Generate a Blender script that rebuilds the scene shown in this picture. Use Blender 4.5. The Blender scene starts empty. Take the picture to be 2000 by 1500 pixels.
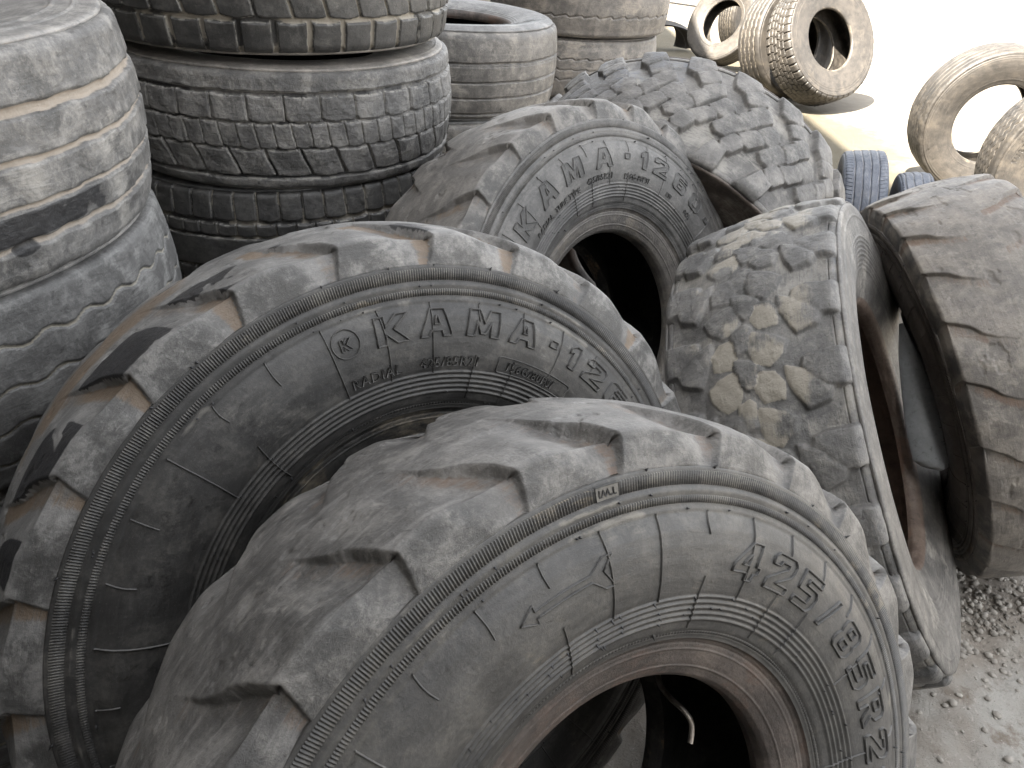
import bpy, math, random
import numpy as np
from mathutils import Matrix, Vector
rad = math.radians
scene = bpy.context.scene
COL = scene.collection
rng = np.random.default_rng(7)
random.seed(7)

# ------------------------------------------------------------------ camera
PITCH, ROLL, CAM_H = rad(33.0), rad(2.0), 1.77
_up = np.array([math.sin(ROLL)*math.cos(PITCH), -math.cos(ROLL)*math.cos(PITCH), -math.sin(PITCH)])
_fw = np.array([0, 0, 1.0]) - _up*_up[2]; _fw /= np.linalg.norm(_fw)
_rt = np.cross(_fw, _up)
def cam2world(d):
    d = np.array(d, float); return Vector((d@_rt, d@_fw, d@_up))
cam = bpy.data.objects.new('camera', bpy.data.cameras.new('camera'))
COL.objects.link(cam)
cam.data.sensor_width = 36.0
cam.data.lens = 36.0*1478/2000
cam.data.clip_start = 0.02
cam.data.clip_end = 2000
cx, cy, cz = cam2world((1, 0, 0)), cam2world((0, -1, 0)), cam2world((0, 0, -1))
cam.matrix_world = Matrix(((cx.x, cy.x, cz.x, 0), (cx.y, cy.y, cz.y, 0), (cx.z, cy.z, cz.z, CAM_H), (0, 0, 0, 1)))
scene.camera = cam

# ------------------------------------------------------------------ sky, sun, exposure
SUN_EL, SUN_AZ = rad(55.0), (-0.70, -0.71)          # towards the sun, horizontally
sv = Vector((SUN_AZ[0]*math.cos(SUN_EL), SUN_AZ[1]*math.cos(SUN_EL), math.sin(SUN_EL))).normalized()
world = bpy.data.worlds.new('World'); scene.world = world; world.use_nodes = True
wn, wl = world.node_tree.nodes, world.node_tree.links
wn.clear()
sky = wn.new('ShaderNodeTexSky'); sky.sky_type = 'NISHITA'; sky.sun_disc = False
sky.sun_elevation = SUN_EL; sky.sun_rotation = math.atan2(sv.x, sv.y)
sky.air_density = 1.0; sky.dust_density = 2.5; sky.ozone_density = 1.0
bg = wn.new('ShaderNodeBackground'); bg.inputs['Strength'].default_value = 0.09
wo = wn.new('ShaderNodeOutputWorld')
hs = wn.new('ShaderNodeHueSaturation'); hs.inputs['Saturation'].default_value = 0.12      # hazy, milky summer sky
wl.new(sky.outputs[0], hs.inputs['Color']); wl.new(hs.outputs[0], bg.inputs[0]); wl.new(bg.outputs[0], wo.inputs[0])
sun = bpy.data.objects.new('sun', bpy.data.lights.new('sun', 'SUN')); COL.objects.link(sun)
sun.data.energy = 4.0; sun.data.angle = rad(0.5); sun.data.color = (1.0, 0.92, 0.80)
sun.rotation_euler = (-sv).to_track_quat('-Z', 'Y').to_euler()
sun.location = (-6, -6, 14)
scene.view_settings.view_transform = 'Standard'
scene.view_settings.look = 'None'
scene.view_settings.exposure = 3.4
scene.view_settings.gamma = 1.0

# ------------------------------------------------------------------ numpy noise
TAB = rng.random(65536)
def vnoise(p, seed=0):
    p = np.asarray(p, float)
    i = np.floor(p).astype(np.int64); f = p - i; f = f*f*(3-2*f)
    out = np.zeros(p.shape[:-1])
    for dx in (0, 1):
        wx = f[..., 0] if dx else 1-f[..., 0]
        for dy in (0, 1):
            wy = f[..., 1] if dy else 1-f[..., 1]
            for dz in (0, 1):
                wz = f[..., 2] if dz else 1-f[..., 2]
                h = ((i[..., 0]+dx)*73856093) ^ ((i[..., 1]+dy)*19349663) ^ ((i[..., 2]+dz)*83492791) ^ (seed*2654435761)
                h = (h ^ (h >> 13)) * 1274126177
                out += TAB[(h ^ (h >> 16)) & 65535]*wx*wy*wz
    return out
def fbm(p, scale=1.0, octv=4, seed=0, gain=0.55):
    p = np.asarray(p, float)*scale
    a, s, t = 1.0, 0.0, 0.0
    for k in range(octv):
        s = s + a*vnoise(p*(2.03**k), seed+k*17); t += a; a *= gain
    return s/t
def sstep(a, b, x):
    t = np.clip((x-a)/(b-a), 0, 1); return t*t*(3-2*t)

# ------------------------------------------------------------------ mesh building
class MB:
    def __init__(self):
        self.v, self.q, self.t, self.tc, self.ctl, self.n = [], [], [], [], [], 0
    def add(self, v, q=None, t=None, tc=None, ctl=None):
        v = np.asarray(v, float).reshape(-1, 3); m = len(v)
        self.v.append(v)
        if q is not None and len(q): self.q.append(np.asarray(q, np.int64).reshape(-1, 4)+self.n)
        if t is not None and len(t): self.t.append(np.asarray(t, np.int64).reshape(-1, 3)+self.n)
        self.tc.append(np.zeros((m, 3)) if tc is None else np.asarray(tc, float).reshape(-1, 3))
        self.ctl.append(np.zeros((m, 4)) if ctl is None else np.asarray(ctl, float).reshape(-1, 4))
        self.n += m
    def grid(self, P, tc=None, ctl=None, close=False):
        nu, nv = P.shape[:2]
        I = np.arange(nu*nv).reshape(nu, nv)
        if close: I = np.concatenate([I, I[:1]], 0)
        q = np.stack([I[:-1, :-1], I[1:, :-1], I[1:, 1:], I[:-1, 1:]], -1).reshape(-1, 4)
        self.add(P, q, None, tc, ctl)
    def build(self, name, mat, parent=None, matrix=None, smooth=True):
        v = np.concatenate(self.v)
        q = np.concatenate(self.q) if self.q else np.zeros((0, 4), np.int64)
        t = np.concatenate(self.t) if self.t else np.zeros((0, 3), np.int64)
        me = bpy.data.meshes.new(name)
        me.vertices.add(len(v)); me.vertices.foreach_set('co', v.astype(np.float32).ravel())
        nl = q.size+t.size
        me.loops.add(nl)
        me.loops.foreach_set('vertex_index', np.concatenate([q.ravel(), t.ravel()]).astype(np.int32))
        me.polygons.add(len(q)+len(t))
        st = np.concatenate([np.arange(len(q))*4, q.size+np.arange(len(t))*3]).astype(np.int32)
        me.polygons.foreach_set('loop_start', st)
        try: me.polygons.foreach_set('loop_total', np.concatenate([np.full(len(q), 4), np.full(len(t), 3)]).astype(np.int32))
        except Exception: pass
        me.update(calc_edges=True)
        if smooth: me.polygons.foreach_set('use_smooth', np.ones(len(q)+len(t), bool))
        a = me.attributes.new('tc', 'FLOAT_VECTOR', 'POINT'); a.data.foreach_set('vector', np.concatenate(self.tc).astype(np.float32).ravel())
        a = me.attributes.new('ctl', 'FLOAT_COLOR', 'POINT'); a.data.foreach_set('color', np.concatenate(self.ctl).astype(np.float32).ravel())
        me.materials.append(mat)
        me.validate()
        o = bpy.data.objects.new(name, me); COL.objects.link(o)
        if parent is not None: o.parent = parent
        if matrix is not None: o.matrix_basis = matrix
        return o

def tag(o, label, cat, group=None, kind=None):
    if label: o['label'] = label
    if cat: o['category'] = cat
    if group: o['group'] = group
    if kind: o['kind'] = kind
    return o
def empty(name, loc, label, cat, group=None):
    o = bpy.data.objects.new(name, None); COL.objects.link(o)
    o.location = loc; o.empty_display_size = 0.1
    return tag(o, label, cat, group)

# ------------------------------------------------------------------ materials
def rubber(name, dark, light, dust=(0.30, 0.27, 0.23), dirt=(0.20, 0.13, 0.075), stain=(0.012, 0.012, 0.014),
           dust_amt=0.35, streak=0.4, rough=0.54, bump=0.5, spec=0.6, scale=1.0, speck=0.22, fresh=(.042, .041, .039), tone=0.72):
    """Worn rubber: two greys in clouds, scuff streaks round the tyre, dust film, painted-on dirt and stains (ctl r, g), pale scuffing (ctl b)."""
    dark = tuple(c*tone for c in dark); light = tuple(c*tone for c in light); dust = tuple(c*(.4+.6*tone) for c in dust)
    m = bpy.data.materials.new(name); m.use_nodes = True
    n, l = m.node_tree.nodes, m.node_tree.links
    n.clear()
    def N(t, **k):
        x = n.new(t)
        for a, b in k.items(): setattr(x, a, b)
        return x
    def noise(vec, sc, det=6, ro=0.6, dist=0.0):
        x = N('ShaderNodeTexNoise'); x.inputs['Scale'].default_value = sc; x.inputs['Detail'].default_value = det
        x.inputs['Roughness'].default_value = ro; x.inputs['Distortion'].default_value = dist
        l.new(vec, x.inputs['Vector']); return x.outputs['Fac']
    def ramp(f, a, b):
        x = N('ShaderNodeMapRange'); x.interpolation_type = 'SMOOTHSTEP'
        x.inputs['From Min'].default_value = a; x.inputs['From Max'].default_value = b
        l.new(f, x.inputs['Value']); return x.outputs['Result']
    def math_(op, a, b=None):
        x = N('ShaderNodeMath', operation=op)
        for i, s in enumerate((a, b)):
            if s is None: continue
            if isinstance(s, (int, float)): x.inputs[i].default_value = s
            else: l.new(s, x.inputs[i])
        return x.outputs[0]
    def mix(f, a, b, blend='MIX'):
        x = N('ShaderNodeMix', data_type='RGBA', blend_type=blend)
        if isinstance(f, (int, float)): x.inputs[0].default_value = f
        else: l.new(f, x.inputs[0])
        for i, s in ((6, a), (7, b)):
            if isinstance(s, tuple): x.inputs[i].default_value = (*s, 1)
            else: l.new(s, x.inputs[i])
        return x.outputs[2]
    tco = N('ShaderNodeTexCoord'); obj = tco.outputs['Object']
    info = N('ShaderNodeObjectInfo')
    add = N('ShaderNodeVectorMath', operation='ADD'); l.new(obj, add.inputs[0])
    sc = N('ShaderNodeVectorMath', operation='SCALE'); l.new(info.outputs['Location'], sc.inputs[0]); sc.inputs['Scale'].default_value = 3.7
    l.new(sc.outputs[0], add.inputs[1]); vec = add.outputs[0]
    at = N('ShaderNodeAttribute', attribute_name='tc')
    st = N('ShaderNodeVectorMath', operation='MULTIPLY'); l.new(at.outputs['Vector'], st.inputs[0]); st.inputs[1].default_value = (6, 60, 1)
    st2 = N('ShaderNodeVectorMath', operation='MULTIPLY'); l.new(at.outputs['Vector'], st2.inputs[0]); st2.inputs[1].default_value = (25, 160, 1)
    ct = N('ShaderNodeAttribute', attribute_name='ctl')
    at_a = ct.outputs['Alpha']; sp = N('ShaderNodeSeparateColor'); l.new(ct.outputs['Color'], sp.inputs[0])
    n_big = noise(vec, 4.0*scale, 5, 0.62, 0.4); n_mid = noise(vec, 17*scale, 8, 0.68, 0.3); n_fine = noise(vec, 130, 5, 0.75); n_grit = noise(vec, 430, 3, 0.7); n_pit = noise(vec, 62, 6, 0.72, 0.6)
    n_st = noise(st.outputs[0], 1.0, 6, 0.65, 0.6); n_st2 = noise(st2.outputs[0], 1.0, 5, 0.7, 0.8)
    f = math_('ADD', math_('MULTIPLY', n_big, 0.55), math_('MULTIPLY', n_mid, 0.45))
    base = mix(ramp(f, 0.34, 0.66), tuple(c*.85 for c in dark), tuple(c*1.08 for c in light))
    base = mix(math_('MULTIPLY', ramp(n_st, 0.5, 0.72), streak), base, tuple(min(1, c*1.5+0.02) for c in light))
    base = mix(math_('MULTIPLY', ramp(n_st2, 0.56, 0.7), streak*0.5), base, tuple(c*0.6 for c in dark))
    base = mix(math_('MULTIPLY', ramp(n_pit, 0.46, 0.30), 0.75), base, tuple(c*0.45 for c in dark))
    base = mix(math_('MULTIPLY', ramp(n_pit, 0.55, 0.72), 0.30), base, tuple(min(1, c*1.45+.01) for c in light))
    base = mix(math_('MULTIPLY', at_a, math_('ADD', math_('MULTIPLY', ramp(n_mid, 0.62, 0.38), 0.6), 0.35)), base, fresh)
    # dust film, patchy
    dm = math_('MULTIPLY', ramp(math_('ADD', math_('MULTIPLY', n_mid, 0.6), math_('MULTIPLY', n_fine, 0.4)), 0.46, 0.64), dust_amt)
    base = mix(dm, base, dust)
    base = mix(math_('MULTIPLY', ramp(n_grit, 0.60, 0.70), speck), base, tuple(c*1.15 for c in dust))
    base = mix(math_('MULTIPLY', ramp(n_grit, 0.40, 0.31), speck), base, tuple(c*0.5 for c in dark))
    # ctl masks, torn up by noise
    tear = math_('ADD', math_('MULTIPLY', n_mid, 0.5), math_('MULTIPLY', n_st2, 0.5))
    def masked(ch, lo=0.15):
        s = math_('ADD', ch, math_('MULTIPLY', math_('SUBTRACT', tear, 0.5), 1.3))
        return math_('MULTIPLY', ramp(s, 0.35, 0.65), ramp(ch, 0.02, 0.2))
    base = mix(math_('MULTIPLY', masked(sp.outputs[2]), 0.8), base, dust)
    base = mix(math_('MULTIPLY', masked(sp.outputs[0]), 0.85), base, dirt)
    gs = masked(sp.outputs[1])
    base = mix(math_('MULTIPLY', gs, 0.93), base, stain)
    bs = N('ShaderNodeBsdfPrincipled'); l.new(base, bs.inputs['Base Color'])
    rr = math_('ADD', math_('MULTIPLY', math_('SUBTRACT', n_pit, 0.5), 0.6), rough)
    l.new(rr, bs.inputs['Roughness']); bs.inputs['Specular IOR Level'].default_value = spec
    h = math_('ADD', math_('ADD', math_('MULTIPLY', n_mid, 1.0), math_('MULTIPLY', n_st2, 0.5)), math_('ADD', math_('MULTIPLY', n_fine, 0.5), math_('MULTIPLY', n_pit, 0.6)))
    bp = N('ShaderNodeBump'); bp.inputs['Strength'].default_value = bump; bp.inputs['Distance'].default_value = 0.004
    l.new(h, bp.inputs['Height']); l.new(bp.outputs[0], bs.inputs['Normal'])
    out = N('ShaderNodeOutputMaterial'); l.new(bs.outputs[0], out.inputs[0])
    return m

def simple_mat(name, c1, c2, sc=8.0, rough=0.8, bump=0.3, metal=0.0, stretch=(1, 1, 1), dist=0.01):
    m = bpy.data.materials.new(name); m.use_nodes = True
    n, l = m.node_tree.nodes, m.node_tree.links; bs = n['Principled BSDF']
    tc = n.new('ShaderNodeTexCoord'); mp = n.new('ShaderNodeMapping'); mp.inputs['Scale'].default_value = stretch
    l.new(tc.outputs['Object'], mp.inputs[0])
    nz = n.new('ShaderNodeTexNoise'); nz.inputs['Scale'].default_value = sc; nz.inputs['Detail'].default_value = 9; nz.inputs['Roughness'].default_value = 0.65
    l.new(mp.outputs[0], nz.inputs['Vector'])
    cr = n.new('ShaderNodeValToRGB'); cr.color_ramp.elements[0].position = 0.35; cr.color_ramp.elements[1].position = 0.65
    cr.color_ramp.elements[0].color = (*c1, 1); cr.color_ramp.elements[1].color = (*c2, 1)
    l.new(nz.outputs['Fac'], cr.inputs[0]); l.new(cr.outputs[0], bs.inputs['Base Color'])
    bs.inputs['Roughness'].default_value = rough; bs.inputs['Metallic'].default_value = metal
    bp = n.new('ShaderNodeBump'); bp.inputs['Strength'].default_value = bump; bp.inputs['Distance'].default_value = dist
    l.new(nz.outputs['Fac'], bp.inputs['Height']); l.new(bp.outputs[0], bs.inputs['Normal'])
    return m

# ------------------------------------------------------------------ ground
MOUNDS = [(-0.75, 2.5, 0.10, 0.75), (-1.27, 1.30, 0.185, 0.7), (-0.37, 3.85, 0.15, 0.8), (0.32, 5.0, 0.14, 0.8), (2.386, 9.91, 0.07, 0.6),
          (-0.2, 1.05, 0.035, 0.5), (0.2, 2.0, 0.03, 0.6), (0.54, 2.7, 0.03, 0.5)]
def ground_z(x, y):
    x = np.asarray(x, float); y = np.asarray(y, float); z = np.zeros(np.broadcast(x, y).shape)
    for mx, my, mh, mr in MOUNDS:
        d = np.sqrt((x-mx)**2+(y-my)**2); z = z + mh*(1-sstep(mr*0.75, mr*1.5, d))
    return z
def axis_samples(lo, hi, flo, fhi, fine, far):
    mid = list(np.arange(flo, fhi, fine)); left, right = [], []
    s, p = fine, flo
    while p > lo: s *= 1.25; p -= s; left.append(max(p, lo))
    s, p = fine, mid[-1]
    while p < hi: s *= 1.25; p += s; right.append(min(p, hi))
    return np.array(left[::-1]+mid+right)
gx = axis_samples(-400, 400, -0.6, 3.4, 0.016, 0); gy = axis_samples(-400, 900, 0.2, 3.2, 0.016, 0)
GX, GY = np.meshgrid(gx, gy, indexing='ij')
P2 = np.stack([GX, GY, GX*0], -1)
near = 1-sstep(4, 9, np.hypot(GX, GY))
gz = ground_z(GX, GY)+near*((fbm(P2, 5, 5, 3)-0.5)*0.06+(fbm(P2, 22, 5, 5)-0.5)*0.034*sstep(0.45, 0.6, fbm(P2, 2.2, 3, 9)))
gmat = bpy.data.materials.new('dusty_yard_ground'); gmat.use_nodes = True
def ground_nodes(m):
    n, l = m.node_tree.nodes, m.node_tree.links; bs = n['Principled BSDF']
    geo = n.new('ShaderNodeNewGeometry'); P = geo.outputs['Position']
    def noise(sc, det=8, ro=0.65, dist=0.0):
        x = n.new('ShaderNodeTexNoise'); x.inputs['Scale'].default_value = sc; x.inputs['Detail'].default_value = det
        x.inputs['Roughness'].default_value = ro; x.inputs['Distortion'].default_value = dist; l.new(P, x.inputs['Vector']); return x.outputs['Fac']
    def ramp(f, a, b):
        x = n.new('ShaderNodeMapRange'); x.interpolation_type = 'SMOOTHSTEP'; x.inputs['From Min'].default_value = a; x.inputs['From Max'].default_value = b
        l.new(f, x.inputs['Value']); return x.outputs['Result']
    def mix(f, a, b):
        x = n.new('ShaderNodeMix'); x.data_type = 'RGBA'
        l.new(f, x.inputs[0]) if not isinstance(f, float) else setattr(x.inputs[0], 'default_value', f)
        for i, s in ((6, a), (7, b)):
            if isinstance(s, tuple): x.inputs[i].default_value = (*s, 1)
            else: l.new(s, x.inputs[i])
        return x.outputs[2]
    a, b, c, d = noise(1.6, 6, 0.6, 0.5), noise(9, 9, 0.7), noise(60, 6, 0.75), noise(300, 3)
    col = mix(ramp(a, 0.42, 0.6), (0.25, 0.225, 0.195), (0.33, 0.32, 0.295))
    col = mix(ramp(b, 0.52, 0.68), col, (0.18, 0.152, 0.125))
    col = mix(ramp(c, 0.56, 0.7), col, (0.40, 0.37, 0.34))
    col = mix(ramp(d, 0.6, 0.72), col, (0.12, 0.10, 0.09))
    # swept concrete further out, with a band of yellow sand beside the tyre rows
    far = noise(0.30, 4, 0.55, 0.8)
    sx = n.new('ShaderNodeSeparateXYZ'); l.new(P, sx.inputs[0])
    yy = ramp(sx.outputs[1], 4.2, 5.2)
    mm = n.new('ShaderNodeMath'); mm.operation = 'MULTIPLY'; l.new(yy, mm.inputs[0]); mm.inputs[1].default_value = 0.9
    conc = mix(ramp(b, 0.4, 0.7), (0.185, 0.165, 0.135), (0.22, 0.20, 0.17))
    # distance of the point from the line along which the sand lies
    ln = n.new('ShaderNodeVectorMath'); ln.operation = 'DOT_PRODUCT'; l.new(P, ln.inputs[0]); ln.inputs[1].default_value = (0.97, 0.10, 0)
    wob = n.new('ShaderNodeMath'); wob.operation = 'MULTIPLY_ADD'; l.new(far, wob.inputs[0]); wob.inputs[1].default_value = -2.6; l.new(ln.outputs['Value'], wob.inputs[2])
    wob2 = n.new('ShaderNodeMath'); wob2.operation = 'MULTIPLY_ADD'; l.new(b, wob2.inputs[0]); wob2.inputs[1].default_value = -0.9; l.new(wob.outputs[0], wob2.inputs[2])
    conc = mix(ramp(wob2.outputs[0], 2.3, 1.9), conc, (0.088, 0.077, 0.053))
    col = mix(mm.outputs[0], col, conc)
    l.new(col, bs.inputs['Base Color']); bs.inputs['Roughness'].default_value = 0.93; bs.inputs['Specular IOR Level'].default_value = 0.2
    h = n.new('ShaderNodeMath'); h.operation = 'ADD'; l.new(b, h.inputs[0]); l.new(c, h.inputs[1])
    bp = n.new('ShaderNodeBump'); bp.inputs['Strength'].default_value = 0.7; bp.inputs['Distance'].default_value = 0.02
    l.new(h.outputs[0], bp.inputs['Height']); l.new(bp.outputs[0], bs.inputs['Normal'])
ground_nodes(gmat)
mb = MB(); mb.grid(np.stack([GX, GY, gz], -1)); g = mb.build('ground', gmat); tag(g, None, None, kind='structure')

# ------------------------------------------------------------------ tyre frames
def tyre_frame(c, n):
    n = Vector(n).normalized()
    y = Vector((0, 0, 1)) - n*n.z
    if y.length < 0.15: y = Vector((0, 1, 0)) - n*n.y
    y.normalize(); x = y.cross(n)
    M = Matrix(((x.x, y.x, n.x, c[0]), (x.y, y.y, n.y, c[1]), (x.z, y.z, n.z, c[2]), (0, 0, 0, 1)))
    return M
def tyre_root(name, c, n, R, hw, label, cat, group):
    M = tyre_frame(c, n)
    nz = abs(M.col[2].z)
    low = c[2]-R*math.sqrt(max(0, 1-nz*nz))-hw*nz
    r = empty(name, (c[0], c[1], low), label, cat, group)
    return r, Matrix.Translation((-c[0], -c[1], -low)) @ M
def revolve(th, a, r):
    """th (nu), a/r (nu,nv) or (nv) -> (nu,nv,3)"""
    a = np.broadcast_to(a, (len(th), np.shape(a)[-1])); r = np.broadcast_to(r, a.shape)
    return np.stack([np.cos(th)[:, None]*r, np.sin(th)[:, None]*r, a], -1)
def resample(pts, step, smooth=0.0):
    pts = np.asarray(pts, float); d = np.r_[0, np.cumsum(np.hypot(*np.diff(pts, axis=0).T))]
    n = max(3, int(round(d[-1]/step))+1); s = np.linspace(0, d[-1], n)
    a, r = np.interp(s, d, pts[:, 0]), np.interp(s, d, pts[:, 1])
    k = int(smooth/step)
    if k > 0:
        w = np.hanning(2*k+3)[1:-1]; w /= w.sum()
        ap = np.r_[2*a[0]-a[k:0:-1], a, 2*a[-1]-a[-2:-k-2:-1]]; rp = np.r_[2*r[0]-r[k:0:-1], r, 2*r[-1]-r[-2:-k-2:-1]]
        a, r = np.convolve(ap, w, 'valid'), np.convolve(rp, w, 'valid')
    return s, a, r
def prof_normals(a, r, centre=(0, 0.42)):
    da, dr = np.gradient(a), np.gradient(r); L = np.hypot(da, dr)+1e-12
    na, nr = -dr/L, da/L
    sgn = np.sign(na*(a-centre[0])+nr*(r-centre[1])); sgn[sgn == 0] = 1
    s = np.sign(np.median(sgn)) or 1
    return na*s, nr*s
def thetas(n, seam=-90.0):
    return np.radians(np.linspace(seam, seam+360, n+1))
def tc_of(th, s, R, side=0.0):
    T = np.zeros((len(th), len(s), 3)); T[..., 0] = th[:, None]*R; T[..., 1] = s[None]; T[..., 2] = side; return T

# ------------------------------------------------------------------ lettering
GL = {
 'K': (1.0, [[(0,0),(.28,0),(.28,.38),(.62,0),(1,0),(.52,.52),(1,1),(.62,1),(.28,.62),(.28,1),(0,1)]]),
 'A': (1.05, [[(0,0),(.3,1),(.7,1),(1.0,0),(.72,0),(.66,.22),(.34,.22),(.28,0)], [(.41,.44),(.59,.44),(.52,.76),(.48,.76)]]),
 'M': (1.15, [[(0,0),(.06,1),(.34,1),(.5,.5),(.66,1),(.94,1),(1,0),(.74,0),(.71,.58),(.58,.1),(.42,.1),(.29,.58),(.26,0)]]),
 '.': (0.35, [[(0,.38),(.85,.38),(.85,.66),(0,.66)]]),
 '1': (0.6, [[(.35,0),(.35,.7),(.1,.58),(.1,.8),(.45,1),(.8,1),(.8,0)]]),
 '2': (0.95, [[(0,0),(1,0),(1,.2),(.42,.2),(.93,.5),(1,.66),(1,.86),(.86,1),(.14,1),(0,.86),(0,.68),(.3,.68),(.34,.8),(.68,.8),(.68,.66),(0,.25)]]),
 '6': (0.95, [[(.15,0),(.85,0),(1,.15),(1,.5),(.88,.63),(.34,.63),(.34,.8),(.95,.8),(.95,1),(.15,1),(0,.85),(0,.15)], [(.33,.2),(.67,.2),(.67,.43),(.33,.43)]]),
 '0': (0.9, [[(.2,0),(.8,0),(1,.2),(1,.8),(.8,1),(.2,1),(0,.8),(0,.2)], [(.34,.22),(.66,.22),(.66,.78),(.34,.78)]]),
 '4': (1.0, [[(.55,0),(.85,0),(.85,.2),(1,.2),(1,.4),(.85,.4),(.85,1),(.5,1),(0,.4),(0,.2),(.55,.2)], [(.3,.4),(.55,.4),(.55,.72)]]),
 '5': (0.95, [[(0,0),(.85,0),(1,.15),(1,.48),(.85,.63),(.32,.63),(.32,.8),(.95,.8),(.95,1),(0,1),(0,.45),(.68,.45),(.68,.2),(0,.2)]]),
 '8': (0.95, [[(.15,0),(.85,0),(1,.13),(1,.42),(.9,.5),(.97,.58),(.97,.87),(.82,1),(.18,1),(.03,.87),(.03,.58),(.1,.5),(0,.42),(0,.13)], [(.33,.17),(.67,.17),(.67,.4),(.33,.4)], [(.35,.6),(.65,.6),(.65,.83),(.35,.83)]]),
 '/': (0.5, [[(0,0),(.3,0),(1,1),(.7,1)]]),
 'R': (1.0, [[(0,0),(.3,0),(.3,.36),(.42,.36),(.68,0),(1,0),(.72,.38),(.95,.5),(.95,.86),(.8,1),(0,1)], [(.3,.55),(.64,.55),(.64,.8),(.3,.8)]]),
}
class Side:
    """The visible sidewall as a function of radius: axial position and normal; used to lay relief on it."""
    def __init__(self, a, r):
        o = np.argsort(r); self.r = r[o]; self.a = a[o]
        na, nr = prof_normals(a, r); self.na = na[o]; self.nr = nr[o]
    def at(self, th, r, h=0.0):
        a = np.interp(r, self.r, self.a); na = np.interp(r, self.r, self.na); nr = np.interp(r, self.r, self.nr)
        rr = r+nr*h; return np.stack([np.cos(th)*rr, np.sin(th)*rr, a+na*h], -1)
def ridge(mb, side, th, r, w, h, closed=False, ctl=(0, 0, 0, 0), base=-0.001, flat=0.45):
    """a raised line laid on a sidewall along th (radians), r"""
    th, r = np.asarray(th, float), np.asarray(r, float)
    x, y = th*r.mean(), r
    if closed:
        dx, dy = np.roll(x, -1)-np.roll(x, 1), np.roll(y, -1)-np.roll(y, 1)
    else:
        dx, dy = np.gradient(x), np.gradient(y)
    L = np.hypot(dx, dy)+1e-12; nx, ny = -dy/L, dx/L
    rows = []
    for k, (o, hh) in enumerate(((-.5, base), (-.5*flat, h), (.5*flat, h), (.5, base))):
        rows.append(side.at(th+nx*o*w/r.mean(), r+ny*o*w, hh))
    P = np.stack(rows, 1)
    C = np.zeros((len(th), 4, 4)); C[:] = ctl
    mb.grid(P, tc_of(th, np.arange(4)*w, r.mean()), C, close=closed)
def densify(p, step, closed=True):
    p = np.asarray(p, float); q = np.concatenate([p, p[:1]]) if closed else p
    out = []
    for i in range(len(q)-1):
        n = max(1, int(math.hypot(*(q[i+1]-q[i]))/step)); t = np.linspace(0, 1, n, endpoint=False)[:, None]
        out.append(q[i]+(q[i+1]-q[i])*t)
    if not closed: out.append(q[-1:])
    return np.concatenate(out)
def inside(px, py, loops):
    c = np.zeros(px.shape, bool)
    for lp in loops:
        lp = np.asarray(lp)
        for i in range(len(lp)):
            x1, y1 = lp[i]; x2, y2 = lp[i-1]
            m = ((y1 > py) != (y2 > py)) & (px < (x2-x1)*(py-y1)/(y2-y1+1e-12)+x1)
            c ^= m
    return c
def big_text(mb, fill_mb, side, items, r0, r1, slant=0.12, line=0.0040, lift=0.0032, wscale=1.0):
    """items: (char, centre angle in degrees); letters stand between radii r0 and r1, tops outward"""
    H = r1-r0
    for ch, deg in items:
        wd, loops = GL[ch]; Wd = wd*H*wscale
        rm = (r0+r1)/2
        def mp(p):
            p = np.asarray(p, float)
            x = (p[:, 0]-0.5)*Wd + (p[:, 1]-0.5)*slant*H
            y = r0+p[:, 1]*H
            return rad(deg)-x/rm, y
        for lp in loops:
            q = densify(np.asarray(lp)*np.array([Wd, H]), 0.006)/np.array([Wd, H])
            t, r = mp(q); ridge(mb, side, t, r, line, lift, True)
        if fill_mb is not None:
            k = 26; g = (np.arange(k)+.5)/k; X, Y = np.meshgrid(g*1.0, g, indexing='ij')
            X = X*1.1-0.05
            ins = inside(X, Y, loops); I, J = np.nonzero(ins); d = 0.5/k
            for sx, sy in ((0, 0),):
                cs = []
                for ox, oy in ((-d*1.1, -d), (d*1.1, -d), (d*1.1, d), (-d*1.1, d)):
                    t, r = mp(np.stack([X[I, J]+ox, Y[I, J]+oy], -1)); cs.append(side.at(t, r, 0.0011))
                V = np.stack(cs, 1).reshape(-1, 3); fill_mb.add(V, np.arange(len(V)).reshape(-1, 4))
def small_text(mb, side, text, deg0, r, size, lift=0.0013, spacing=1.1, flip=False, ctl=(0, 0, 0, 0), italic=0.0):
    """built-in font bent round the sidewall, reading clockwise from deg0"""
    cu = bpy.data.curves.new('t', 'FONT'); cu.body = text; cu.size = size*1.4; cu.extrude = 0.0; cu.space_character = spacing
    cu.resolution_u = 2; cu.shear = italic
    ob = bpy.data.objects.new('t', cu); COL.objects.link(ob)
    bpy.context.view_layer.update()
    me = bpy.data.meshes.new_from_object(ob.evaluated_get(bpy.context.evaluated_depsgraph_get()))
    v = np.zeros(len(me.vertices)*3); me.vertices.foreach_get('co', v); v = v.reshape(-1, 3)
    me.calc_loop_triangles(); t = np.zeros(len(me.loop_triangles)*3, np.int32); me.loop_triangles.foreach_get('vertices', t); t = t.reshape(-1, 3)
    bpy.data.objects.remove(ob); bpy.data.curves.remove(cu)
    x, y = v[:, 0], v[:, 1]-size*0.5
    if flip: x, y = x.max()-x, -y
    th = rad(deg0)-x/r
    top = side.at(th, r+y, lift); bot = side.at(th, r+y, -0.001)
    n = len(v); C = np.zeros((2*n, 4)); C[:] = ctl
    e = {}
    for a in t:
        for i, j in ((0, 1), (1, 2), (2, 0)):
            k = (a[i], a[j]); e[k] = 1
    edges = [k for k in e if (k[1], k[0]) not in e]
    q = [(i, j, j+n, i+n) for i, j in edges]
    mb.add(np.concatenate([top, bot]), q, t, None, C)
    bpy.data.meshes.remove(me)
    return

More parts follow.
